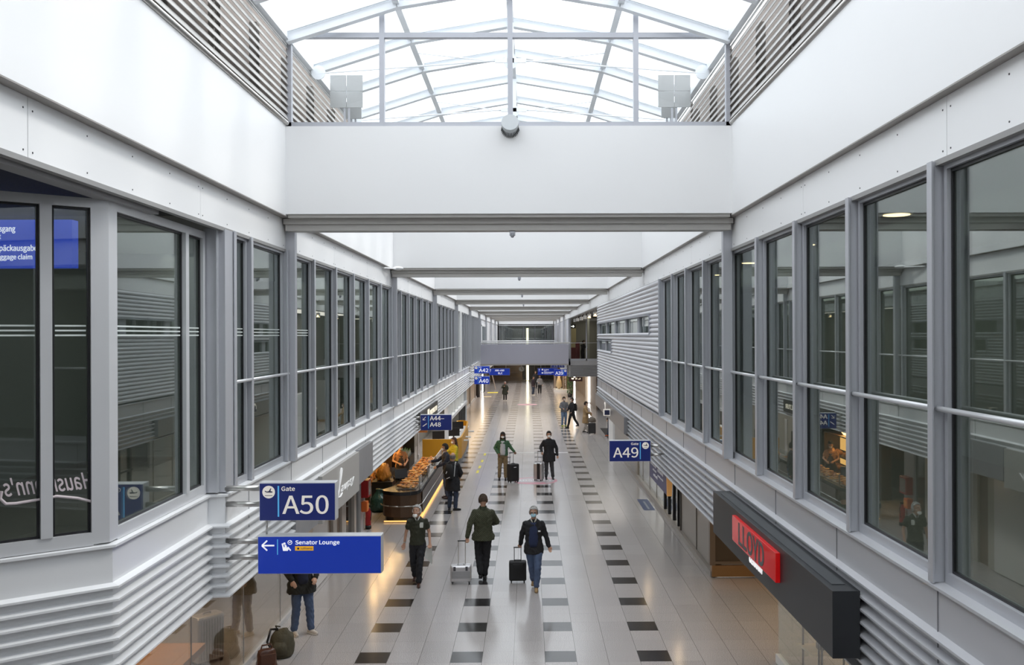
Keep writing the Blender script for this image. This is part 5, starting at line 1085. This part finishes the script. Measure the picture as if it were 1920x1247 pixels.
def person(label, loc, rz, P=None, h=1.75, vox=0.011, skin=SKIN, top=None, bottom=None, shoe=None, hair=None, hairk='short', mask=None, shirt=None, hem=0.86, flare=1.0, sleeve='long', bulk=1.0, collar=None, glasses=False, bare_top=False, extra=None, maskpos=(0, -0.078, -0.045), visible_face=True):
    D = dict(shA=(-0.172, 0, 1.385), shB=(0.172, 0, 1.385), elA=(-0.235, 0.03, 1.13), elB=(0.235, 0.03, 1.13), wrA=(-0.25, -0.06, 0.89), wrB=(0.25, -0.06, 0.89),
             hiA=(-0.09, 0, 0.90), hiB=(0.09, 0, 0.90), knA=(-0.10, -0.03, 0.49), knB=(0.10, -0.03, 0.49), anA=(-0.10, 0.02, 0.085), anB=(0.10, 0.02, 0.085),
             toA=(-0.03, -1), toB=(0.03, -1), head=(0, -0.025, 1.625), yaw=0.0, tilt=0.0, lean=0.0, curlA=0.6, curlB=0.6)
    D.update(P or {}); V_ = {k: Vector(v) if isinstance(v, tuple) and len(v) == 3 else v for k, v in D.items()}
    e = empty('person', loc, rz, label=label, cat='person'); sc = h/1.75; e.scale = (sc,)*3
    ln = D['lean']; ly = lambda z: -ln*max(0, z-0.9)
    HR = Matrix.Rotation(D['yaw'], 3, 'Z') @ Matrix.Rotation(D['tilt'], 3, 'X'); hc = V_['head']; H = lambda x, y, z: hc+HR @ Vector((x, y, z))
    b = MB()
    b.loft([(0, ly(z), z, rx, ry) for z, rx, ry in ((0.80, 0.12, 0.09), (0.88, 0.155, 0.105), (1.0, 0.145, 0.10), (1.10, 0.135, 0.095), (1.28, 0.16, 0.11), (1.37, 0.165, 0.10), (1.43, 0.115, 0.08), (1.475, 0.06, 0.06), (1.50, 0.055, 0.055))], 20)
    b.cyl((0, ly(1.45), 1.44), H(0, 0.012, -0.06), 0.056, 0.052, 14)
    b.ball(H(0, 0.008, 0.012), (0.080, 0.098, 0.114), 20, 14, HR); b.ball(H(0, -0.028, -0.055), (0.056, 0.060, 0.058), 16, 10, HR); b.ball(H(0, -0.062, -0.092), (0.026, 0.022, 0.018), 10, 8, HR)
    b.ball(H(0, -0.094, -0.012), (0.012, 0.016, 0.024), 10, 8, HR); b.ball(H(0, -0.102, -0.026), (0.016, 0.013, 0.012), 10, 8, HR)
    b.ball(H(0, -0.082, 0.026), (0.045, 0.014, 0.010), 12, 8, HR); b.ball(H(0, -0.083, -0.058), (0.024, 0.012, 0.011), 10, 8, HR)
    for s in (-1, 1): b.ball(H(s*0.077, 0.008, -0.012), (0.011, 0.02, 0.032), 10, 8, HR)
    for s in 'AB':
        limb(b, [V_['sh'+s], V_['el'+s], V_['wr'+s]], [0.046, 0.036, 0.026]); hand(b, D['wr'+s], D['el'+s], -1 if s == 'A' else 1, D['curl'+s])
        limb(b, [V_['hi'+s], V_['kn'+s], V_['an'+s]], [0.075, 0.05, 0.036]); t = Vector((*D['to'+s], 0)).normalized(); limb(b, [V_['an'+s]+Vector((0, 0, -0.04)), V_['an'+s]+t*0.12+Vector((0, 0, -0.05))], [0.035, 0.025])
    remesh(b, 'body', skin, e, vox)
    if visible_face:
        ey = MB(); br = MB()
        for s in (-1, 1): ey.ball(H(s*0.031, -0.086, 0.008), (0.011, 0.008, 0.006), 8, 6, HR); br.bar(H(s*0.018, -0.094, 0.030), H(s*0.048, -0.086, 0.030), 0.006, 0.005)
        ey.build('eyes', BLACK, e, world=False); br.build('eyebrows', hair or BLACK, e, world=False)
        MB().ball(H(0, -0.094, -0.058), (0.021, 0.006, 0.005), 10, 6, HR).build('mouth', mat('lip', (0.30, 0.12, 0.10), 0.5), e, world=False)
    if hair:
        hm = MB(); big = 1.0 if hairk == 'bald' else 1.05
        nu, nv = 28, 18; R3 = (0.087*big, 0.106*big, 0.121*big); vs = {}; 
        def hp(i, j):
            t = math.pi*j/nv; a = 2*math.pi*i/nu; k = 1+0.016*math.sin(i*2.3+j*1.7)*(0.6 if hairk != 'bald' else 0.1)
            return Vector((math.sin(t)*math.cos(a)*R3[0]*k, math.sin(t)*math.sin(a)*R3[1]*k+0.010, math.cos(t)*R3[2]*k+0.014))
        for j in range(nv):
            for i in range(nu):
                q = [hp(i, j), hp(i+1, j), hp(i+1, j+1), hp(i, j+1)]; c = sum(q, Vector())/4
                keep = (c.z > 0.052 or c.y > -0.005) and c.z > (-0.055 if c.y > 0.02 else -0.03)
                if c.y < -0.055 and c.z < 0.068: keep = False
                if hairk == 'bald': keep = c.z < 0.05 and c.y > 0.0 and c.z > -0.05
                if hairk == 'long': keep = (c.z > 0.058 or c.y > -0.03)
                if keep: hm.add([H(*p) for p in q], [(0, 1, 2, 3)])
        if hairk == 'long':
            for s in (-1, 1): limb(hm, [H(s*0.070, -0.01, 0.0), H(s*0.085, -0.02, -0.12), H(s*0.088, -0.06, -0.28)], [0.028, 0.030, 0.022])
            limb(hm, [H(0, 0.08, 0.0), H(0, 0.085, -0.15), H(0, 0.08, -0.30)], [0.06, 0.06, 0.045])
        if hairk == 'back':
            limb(hm, [H(0, 0.05, 0.03), H(0, 0.08, -0.12), H(0.0, 0.12, -0.25), H(0, 0.13, -0.44)], [0.080, 0.078, 0.07, 0.045])
        ho = hm.build('hair', hair, e, smooth=True, world=False); sm = ho.modifiers.new('thick', 'SOLIDIFY'); sm.thickness = 0.010
    if mask: 
        MB().ball(H(*maskpos), (0.056, 0.032, 0.046), 18, 12, HR).build('face_mask', mask, e, smooth=True, world=False)
        MB().tube([H(-0.078, 0.0, -0.02), H(-0.055, -0.065, -0.04)], 0.003, 6).tube([H(0.078, 0.0, -0.02), H(0.055, -0.065, -0.04)], 0.003, 6).build('mask_loop', mask, e, world=False)
    if glasses:
        g = MB()
        for s in (-1, 1): g.tube([H(s*0.012, -0.102, 0.016), H(s*0.052, -0.096, 0.016), H(s*0.050, -0.096, -0.006), H(s*0.014, -0.104, -0.006), H(s*0.012, -0.102, 0.016)], 0.003, 6); g.tube([H(s*0.052, -0.096, 0.014), H(s*0.082, 0.0, 0.008)], 0.003, 6)
        g.build('glasses', BLACK, e, world=False)
    # trousers
    t = MB(); t.loft([(0, ly(z), z, rx, ry) for z, rx, ry in ((0.80, 0.14, 0.105), (0.88, 0.172, 0.122), (0.98, 0.16, 0.115), (1.03, 0.152, 0.11))], 20)
    for s in 'AB':
        k = V_['kn'+s]; a = V_['an'+s]; hi = V_['hi'+s]
        limb(t, [hi+Vector((0, 0, -0.02)), hi*0.45+k*0.55+Vector((0, 0, 0)), k, k*0.4+a*0.6+Vector((0, 0.012, 0)), a+Vector((0, 0.004, 0.03))], [0.100, 0.092, 0.077, 0.069, 0.064])
    remesh(t, 'trousers', bottom, e, vox*1.1)
    # shoes
    for s in 'AB':
        a = V_['an'+s]; tv = Vector((*D['to'+s], 0)).normalized(); z = a.z; f = MB(); q = MB(); z0 = z-0.085
        f.ball(a+Vector((0, 0, -0.02)), (0.042, 0.042, 0.05)); limb(f, [a-tv*0.045+Vector((0, 0, -0.045)), a+tv*0.06+Vector((0, 0, -0.045)), a+tv*0.15+Vector((0, 0, -0.055))], [0.038, 0.040, 0.029])
        remesh(f, 'shoe', shoe[0], e, vox)
        r = Vector((tv.y, -tv.x, 0)); c = [a-tv*0.085, a-tv*0.085, a+tv*0.185, a+tv*0.185]
        q.prism([(a-tv*0.08-r*0.035+Vector((0, 0, -0.083))), (a-tv*0.08+r*0.035+Vector((0, 0, -0.083))), (a+tv*0.08+r*0.045+Vector((0, 0, -0.083))), (a+tv*0.165+r*0.026+Vector((0, 0, -0.083))), (a+tv*0.165-r*0.026+Vector((0, 0, -0.083))), (a+tv*0.08-r*0.045+Vector((0, 0, -0.083)))], (0, 0, 0.022)); q.build('sole', shoe[1], e, world=False, bevel=0.006)
    # upper garment
    if top:
        g = MB(); B = bulk; zz = []
        prof_ = ((hem, 0.178*flare, 0.135*flare), (0.92, 0.18*(1+(flare-1)*0.8), 0.135), (1.0, 0.168, 0.125), (1.12, 0.165, 0.122), (1.26, 0.182, 0.13), (1.36, 0.186, 0.120), (1.42, 0.150, 0.10), (1.462, 0.098, 0.082), (1.495, 0.068, 0.070))
        for z, rx, ry in prof_:
            if z >= hem: zz.append((0, ly(z), z, rx*B, ry*B))
        g.loft(zz, 24)
        for s in 'AB':
            sh, el, wr = V_['sh'+s], V_['el'+s], V_['wr'+s]
            if sleeve == 'long': limb(g, [sh, el, wr-(wr-el).normalized()*0.01], [0.062*B, 0.055*B, 0.044*B])
            else: limb(g, [sh, sh*0.45+el*0.55], [0.062*B, 0.060*B])
        remesh(g, 'jacket' if sleeve == 'long' else 'shirt', top, e, vox*1.15, 4)
    if shirt:
        g = MB(); g.loft([(0, ly(z)-0.028, z, (0.118 if z < 1.35 else 0.085), (0.118 if z < 1.38 else 0.088)*bulk) for z in (0.92, 1.0, 1.15, 1.3, 1.38, 1.43)], 20, power=2.4); g.build('inner_shirt', shirt, e, smooth=True, world=False)
    if collar:
        g = MB()
        for s in (-1, 1): g.prism([(s*0.012, -0.098+ly(1.45), 1.405), (s*0.06, -0.075+ly(1.47), 1.47), (s*0.068, -0.03+ly(1.5), 1.505), (s*0.045, -0.06+ly(1.5), 1.505), (s*0.02, -0.085+ly(1.45), 1.455)], (0, -0.012, 0.004))
        g.build('collar', collar, e, world=False)
    return e
JEAN = cloth('denim', (0.075, 0.11, 0.20)); JEAND = cloth('denim_dark', (0.035, 0.05, 0.085)); BLK = cloth('black_cloth', (0.014, 0.014, 0.017)); CHAR = cloth('charcoal_cloth', (0.05, 0.05, 0.055))
BRSH = (mat('brown_shoe', (0.07, 0.025, 0.015), 0.3), BLACK); TANS = (mat('tan_shoe', (0.38, 0.25, 0.12), 0.6), mat('sole_tan', (0.2, 0.14, 0.08), 0.6)); BKSH = (mat('black_shoe', (0.012, 0.012, 0.014), 0.35), BLACK); WHSH = (mat('white_shoe', (0.62, 0.56, 0.50), 0.6), mat('sole_white', (0.7, 0.68, 0.65), 0.5))
# quilted olive fabric
QT = mat('quilted_olive', (0.052, 0.055, 0.028), 0.7); t_ = QT.node_tree; b_ = t_.nodes['Principled BSDF']; g_ = t_.nodes.new('ShaderNodeTexCoord'); sp_ = t_.nodes.new('ShaderNodeSeparateXYZ'); t_.links.new(g_.outputs['Object'], sp_.inputs[0])
def mm(op, a, b2):
    n = t_.nodes.new('ShaderNodeMath'); n.operation = op
    for i, v in enumerate((a, b2)):
        if isinstance(v, (int, float)): n.inputs[i].default_value = v
        else: t_.links.new(v, n.inputs[i])
    return n.outputs[0]
u_ = mm('ADD', sp_.outputs[0], sp_.outputs[2]); v_ = mm('SUBTRACT', sp_.outputs[0], sp_.outputs[2])
q_ = mm('MULTIPLY', mm('ABSOLUTE', mm('SINE', mm('MULTIPLY', u_, 72), 0), 0), mm('ABSOLUTE', mm('SINE', mm('MULTIPLY', v_, 72), 0), 0))
bp_ = t_.nodes.new('ShaderNodeBump'); bp_.inputs['Strength'].default_value = 0.7; bp_.inputs['Distance'].default_value = 0.02; t_.links.new(mm('POWER', q_, 0.5), bp_.inputs['Height']); t_.links.new(bp_.outputs['Normal'], b_.inputs['Normal'])
# 1 polo man
WHH = mat('hair_white', (0.55, 0.54, 0.53), 0.7, bump=0.35, bscale=170); DKH = mat('hair_dark', (0.022, 0.016, 0.012), 0.6, bump=0.35, bscale=170); BRH = mat('hair_brown', (0.07, 0.04, 0.022), 0.6, bump=0.35, bscale=170)
e = person('man in a dark olive polo shirt walking towards the viewer, holding papers', (-2.42, 19.85, 0), 0.0,
    dict(elA=(-0.255, 0.05, 1.14), wrA=(-0.29, 0.0, 0.90), elB=(0.25, 0.04, 1.14), wrB=(0.28, -0.10, 0.92), hiA=(-0.09, 0, 0.9), knA=(-0.10, 0.03, 0.50), anA=(-0.09, 0.22, 0.13), knB=(0.06, -0.12, 0.50), anB=(0.04, -0.16, 0.085), tilt=-0.35, yaw=-0.30, head=(-0.015, -0.05, 1.615), curlB=1.0, toB=(0.1, -1)),
    h=1.74, top=cloth('polo_olive', (0.030, 0.033, 0.020)), bottom=cloth('trouser_night', (0.016, 0.017, 0.022)), shoe=BRSH, hair=WHH, mask=MASKW, maskpos=(0, -0.055, -0.105), sleeve='short', hem=0.88, collar=cloth('collar_white', (0.6, 0.6, 0.6)))
MB().loft([(0.10, -0.128, 1.27, .035, .006), (0.10, -0.128, 1.33, .042, .006), (0.105, -0.122, 1.38, .032, .006)], 14).build('chest_emblem', mat('emblem_white', (0.6, 0.62, 0.58), 0.6, var=0.5, vscale=40), e, world=False)
MB().cyl((-0.288, 0.002, 0.915), (-0.286, 0.004, 0.935), 0.032, n=14).build('wrist_watch', STEEL, e, world=False)
o = MB().prism([(0.20, -0.13, 0.82), (0.31, -0.10, 0.82), (0.31, -0.06, 0.45), (0.24, -0.12, 0.56), (0.17, -0.16, 0.62)], (0.01, 0.03, 0.02)).build('folded_papers', mat('paper_grey', (0.55, 0.56, 0.54), 0.6)); o.location = (-2.42, 19.85, 0); tag(o, 'folded pale papers held by the man in the olive polo', 'papers')
# 2 quilted jacket man, seen from behind
e = person('man in a green quilted jacket walking away, head bowed', (-1.02, 20.3, 0), math.pi,
    dict(elA=(-0.28, -0.10, 1.17), wrA=(-0.17, -0.26, 1.10), elB=(0.27, 0.08, 1.16), wrB=(0.32, 0.14, 0.90), head=(0.0, -0.05, 1.62), tilt=0.5, yaw=0.12, lean=0.03, knA=(-0.07, -0.04, 0.49), anA=(-0.03, 0.0, 0.085), knB=(0.10, 0.0, 0.50), anB=(0.05, 0.12, 0.13), curlB=1.2),
    h=1.86, top=QT, bottom=BLK, shoe=BKSH, hair=BRH, hem=0.82, flare=1.18, bulk=1.16, mask=MASKW)
MB().loft([(0, 0.01, 1.44, 0.085, 0.085), (0, -0.01, 1.52, 0.075, 0.078)], 24, close=False).build('collar', cloth('cord_olive', (0.025, 0.032, 0.015)), e, world=False, smooth=True)
# 3 blue jumper man
e = person('white-haired man in a blue mask and navy jumper pulling a black trolley', (0.10, 19.45, 0), -0.05,
    dict(elA=(-0.25, 0.06, 1.14), wrA=(-0.29, 0.16, 0.92), elB=(0.25, 0.04, 1.14), wrB=(0.32, -0.02, 0.92), knA=(-0.05, 0.02, 0.50), anA=(-0.02, 0.20, 0.13), knB=(0.09, -0.14, 0.50), anB=(0.06, -0.16, 0.085), curlA=1.3, tilt=-0.05),
    h=1.76, top=BLK, bottom=JEAN, shoe=TANS, hair=WHH, mask=MASKB, shirt=cloth('navy_knit', (0.018, 0.028, 0.075)), hem=0.76, flare=1.10, bulk=1.08, glasses=True, collar=cloth('collar_check', (0.55, 0.52, 0.46)))
MB().box(0.10, 0.15, -0.142, -0.136, 1.24, 1.27).build('chest_logo', WHITE, e, world=False)
# 4 green cardigan
e = person('person with long dark hair in a green open cardigan and khaki trousers', (-0.97, 34.25, 0), 0.0,
    dict(elA=(-0.29, 0.05, 1.17), wrA=(-0.17, -0.10, 0.98), elB=(0.30, 0.0, 1.18), wrB=(0.42, -0.05, 1.04), anA=(-0.13, -0.02, 0.085), anB=(0.10, -0.06, 0.085), knA=(-0.11, -0.03, .49), curlB=1.3),
    h=1.78, vox=0.014, skin=SKIND, top=cloth('cardigan_green', (0.05, 0.12, 0.06)), bottom=cloth('khaki', (0.21, 0.155, 0.085)), shoe=BKSH, hair=DKH, hairk='long', mask=MASKW, shirt=cloth('tee_grey', (0.50, 0.51, 0.54)), hem=0.90, bulk=1.1)
# 5 black coat
e = person('dark-haired man in a long black coat with white mask, facing the viewer', (0.76, 34.3, 0), 0.1,
    dict(elA=(-0.30, 0.02, 1.17), wrA=(-0.27, -0.12, 1.02), elB=(0.28, 0.02, 1.14), wrB=(0.30, -0.04, 0.88), anB=(0.14, -0.02, 0.085), curlA=1.2),
    h=1.80, vox=0.014, top=BLK, bottom=CHAR, shoe=BKSH, hair=DKH, mask=MASKW, hem=0.66, flare=1.2, bulk=1.12)
# 6 navy sweater customer
e = person('man in a navy jumper and jeans reaching over the bakery counter', (-2.72, 30.35, 0), -1.25,
    dict(elA=(-0.20, -0.25, 1.20), wrA=(-0.10, -0.48, 1.20), elB=(0.22, -0.15, 1.14), wrB=(0.12, -0.35, 1.05), lean=0.08, head=(0, -0.07, 1.62), curlA=0.4),
    h=1.82, vox=0.014, top=cloth('sweater_navy', (0.018, 0.02, 0.032)), bottom=JEAN, shoe=BRSH, hair=DKH, mask=MASKW, hem=0.92, collar=cloth('collar_pale', (0.6, 0.62, 0.65)))
# 7 backpack customer
e = person('balding man in a long black coat with a backpack, seen from behind', (-2.36, 28.3, 0), math.pi-0.35,
    dict(elA=(-0.27, -0.04, 1.15), wrA=(-0.18, -0.16, 1.02), elB=(0.27, -0.02, 1.15), wrB=(0.24, -0.18, 1.02), toA=(-0.9, -0.6), toB=(0.3, -1)),
    h=1.78, vox=0.013, top=BLK, bottom=JEAND, shoe=BKSH, hair=mat('hair_grey', (0.22, 0.19, 0.17), 0.7), hairk='bald', mask=MASKW, hem=0.60, flare=1.22, bulk=1.12)
bpk = MB(); bpk.loft([(0.02, 0.20, 0.98, 0.12, 0.06), (0.02, 0.22, 1.04, 0.145, 0.085), (0.02, 0.22, 1.28, 0.14, 0.08), (0.02, 0.20, 1.42, 0.09, 0.05)], 20, power=3)
def rel(o, pe): o.location = pe.location; o.rotation_euler = pe.rotation_euler; o.scale = pe.scale
b1 = empty('backpack', (0, 0, 0), label='black backpack worn by the balding man in the long coat', cat='backpack'); rel(b1, e); bpk.build('bag_body', BAGB, b1, world=False, smooth=True)
MB().bar((-0.05, 0.305, 1.05), (0.06, 0.307, 1.0), 0.012, 0.02).bar((0.05, 0.30, 1.22), (0.08, 0.305, 1.15), 0.012, 0.02).build('reflective_print', WHITE, b1, world=False); MB().tube([(-0.11, 0.13, 1.05), (-0.13, 0.12, 1.3), (-0.12, 0.06, 1.45), (-0.11, 0.0, 1.47)], 0.016, 8).build('strap', mat('strap_pale', (0.5, 0.5, 0.5), 0.6), b1, world=False); MB().tube([(0.13, 0.13, 1.05), (0.13, 0.12, 1.3), (0.12, 0.06, 1.45), (0.11, 0.0, 1.47)], 0.016, 8).build('strap', BLACK, b1, world=False)
# 8 yellow top
e = person('long-haired person in a yellow top standing beyond the backpack', (-2.70, 33.2, 0), -1.0,
    dict(elA=(-0.20, -0.24, 1.16), wrA=(-0.06, -0.40, 1.14), elB=(0.24, -0.1, 1.14), wrB=(0.14, -0.30, 1.05), toA=(-0.1, -1)), h=1.70, vox=0.016, top=cloth('top_yellow', (0.50, 0.42, 0.03)), bottom=BLK, shoe=BKSH, hair=mat('hair_chestnut', (0.085, 0.035, 0.02), 0.5), hairk='back', mask=MASKW, hem=0.88)
b1 = empty('shoulder_bag', (0, 0, 0), label='dark grey tote hanging from the arm of the person in yellow', cat='bag'); rel(b1, e); MB().loft([(-0.10, -0.36, 0.72, 0.15, 0.05), (-0.10, -0.36, 0.78, 0.17, 0.07), (-0.10, -0.34, 1.02, 0.13, 0.05), (-0.12, -0.32, 1.12, 0.03, 0.02)], 16).build('bag_body', CHAR, b1, world=False, smooth=True); MB().tube([(-0.2, -0.33, 1.0), (-0.16, -0.28, 1.18), (-0.05, -0.33, 1.05)], 0.01, 6).build('strap', BLK, b1, world=False)
# 9 attendant
e = person('bakery attendant in an orange shirt, dark apron and cap', (-4.42, 31.4, 0), 0.5,
    dict(elA=(-0.27, -0.03, 1.15), wrA=(-0.14, -0.26, 1.08), elB=(0.26, -0.05, 1.15), wrB=(0.10, -0.28, 1.06), tilt=0.3, head=(0, -0.05, 1.62)), h=1.72, vox=0.014, top=cloth('shirt_orange', (0.50, 0.25, 0.11)), bottom=BLK, shoe=BKSH, hair=DKH, mask=MASKW, sleeve='short', hem=0.9)
MB().loft([(0, -0.05, 0.55, 0.16, 0.11), (0, -0.04, 0.95, 0.17, 0.11), (0, -0.035, 1.0, 0.165, 0.105), (0, -0.03, 1.32, 0.09, 0.108)], 18).build('apron', mat('apron_brown', (0.03, 0.02, 0.015), 0.8), e, world=False, smooth=True); MB().loft([(0, -0.04, 1.70, 0.09, 0.11), (0, -0.04, 1.75, 0.085, 0.10), (0, -0.04, 1.78, 0.04, 0.05)], 18).box(-0.06, 0.06, -0.2, -0.1, 1.70, 1.71).build('cap', BLK, e, world=False, smooth=True)
# 10 man standing by the left glass
e = person('man in jeans and white trainers standing behind the lounge sign', (-4.13, 16.6, 0), 0.45,
    dict(elA=(-0.28, 0.0, 1.16), wrA=(-0.20, -0.15, 1.0), elB=(0.28, 0.0, 1.16), wrB=(0.20, -0.2, 1.02), anA=(-0.13, 0.0, 0.085), anB=(0.15, -0.05, 0.085), knB=(0.13, -0.03, .49), toA=(0.15, -1), toB=(0.55, -1)),
    h=1.80, top=cloth('wax_black', (0.018, 0.018, 0.016)), bottom=JEAN, shoe=WHSH, hair=DKH, hem=0.74, flare=1.25, bulk=1.15, shirt=cloth('tee_navy', (0.02, 0.025, 0.05)))
# 14-16 people on the right
e = person('dark-haired person in a camel coat facing right with a suitcase', (3.17, 50.6, 0), 1.2, dict(elA=(-0.22, -0.16, 1.16), wrA=(-0.08, -0.30, 1.12), elB=(0.22, -0.14, 1.15), wrB=(0.10, -0.30, 1.0), anA=(-0.08, -0.16, .085), anB=(0.08, 0.14, 0.1)), h=1.72, vox=0.018, top=cloth('camel', (0.36, 0.24, 0.12)), bottom=cloth('pale_trouser', (0.42, 0.38, 0.34)), shoe=BKSH, hair=DKH, mask=MASKW, hem=0.55, flare=1.3, bulk=1.15)
MB().loft([(0.05, -0.17, 1.05, .1, .05), (0.05, -0.18, 1.2, .11, .06), (0.03, -0.16, 1.42, .09, .06)], 14).build('scarf', cloth('scarf_pink', (0.6, 0.52, 0.5)), e, world=False, smooth=True)
e = person('person in black with a black backpack striding right', (2.55, 53.3, 0), -1.1, dict(elA=(-0.24, -0.1, 1.15), wrA=(-0.16, -0.22, 0.98), elB=(0.24, -0.04, 1.15), wrB=(0.20, -0.16, 0.95), knA=(-0.08, -0.14, .5), anA=(-0.08, -0.24, .085), knB=(0.08, 0.12, .5), anB=(0.08, 0.34, 0.17)), h=1.76, vox=0.018, top=BLK, bottom=BLK, shoe=BKSH, hair=DKH, mask=MASKW, hem=0.86, bulk=1.1)
b1 = empty('backpack', (0, 0, 0), label='black backpack on the striding person in black', cat='backpack'); rel(b1, e); MB().loft([(0, 0.20, 0.98, 0.12, 0.06), (0, 0.22, 1.04, 0.14, 0.09), (0, 0.22, 1.3, 0.13, 0.08), (0, 0.2, 1.42, 0.08, 0.05)], 16).build('bag_body', BAGB, b1, world=False, smooth=True); MB().tube([(0.12, 0.13, 1.05), (0.13, 0.1, 1.3), (0.11, 0.0, 1.47)], 0.016, 8).build('strap', BLACK, b1, world=False)
e = person('person in a grey hoodie and pale jeans with yellow-green trainers', (2.10, 54.1, 0), 0.3, dict(elA=(-0.26, -0.04, 1.16), wrA=(-0.16, -0.2, 1.08), elB=(0.26, -0.04, 1.16), wrB=(0.14, -0.22, 1.08)), h=1.76, vox=0.018, top=cloth('hoodie_grey', (0.16, 0.165, 0.18)), bottom=cloth('pale_denim', (0.16, 0.23, 0.34)), shoe=(mat('lime_shoe', (0.45, 0.6, 0.05), 0.5), BLACK), hair=DKH, mask=MASKW, hem=0.86, bulk=1.1)
e = person('half hidden person in jeans and orange shoes beside the white column', (4.36, 48.7, 0), -1.3, dict(anA=(-0.1, -0.1, .085)), h=1.75, vox=0.02, top=CHAR, bottom=JEAND, shoe=(mat('orange_shoe', (0.6, 0.12, 0.03), 0.5), BLACK), hair=DKH, mask=MASKW)
# far ones
e = person('small far person in a dark hooded coat with white shoes', (-1.94, 75.6, 0), 0.0, dict(elA=(-0.27, -0.04, 1.2), wrA=(-0.1, -0.2, 1.3), elB=(0.27, 0, 1.15), wrB=(0.24, -0.1, .95)), h=1.60, vox=0.022, top=cloth('coat_green_dark', (0.03, 0.035, 0.025)), bottom=BLK, shoe=WHSH, hair=mat('knit_cap_pale', (0.6, 0.5, 0.5), 0.8), mask=mat('scarf_rose', (0.35, 0.12, 0.14), 0.8), hem=0.60, flare=1.2, bulk=1.25)
e = person('far person in a dark jacket and white shoes facing right', (0.42, 82.6, 0), 1.2, None, h=1.72, vox=0.022, top=cloth('jacket_plum', (0.03, 0.02, 0.03)), bottom=JEAND, shoe=WHSH, hair=DKH, hem=0.86, bulk=1.1)
e = person('far person in a grey top and black trousers facing the viewer', (1.04, 84.2, 0), 0.0, dict(elA=(-0.26, 0, 1.16), wrA=(-0.14, -0.2, 1.1)), h=1.72, vox=0.022, top=cloth('top_grey', (0.22, 0.22, 0.23)), bottom=BLK, shoe=BKSH, hair=DKH, mask=mat('mask_black', (0.02, 0.02, 0.02), 0.6), hem=0.86, bulk=1.1)
e = person('farthest dark figure standing behind the far pair', (0.72, 93.0, 0), 0.2, None, h=1.80, vox=0.024, top=BLK, bottom=BLK, shoe=BKSH, hair=DKH, hem=0.8, bulk=1.1)
e = person('small dark figure leaning on a rail inside the upper wing', (4.05, 68.0, 3.3), 0.9, dict(elA=(-0.24, -0.14, 1.18), wrA=(-0.14, -0.34, 1.08), elB=(0.24, -0.14, 1.18), wrB=(0.12, -0.34, 1.08), lean=0.15, head=(0, -0.1, 1.6)), h=1.75, vox=0.022, top=BLK, bottom=BLK, shoe=BKSH, hair=DKH, mask=MASKW)
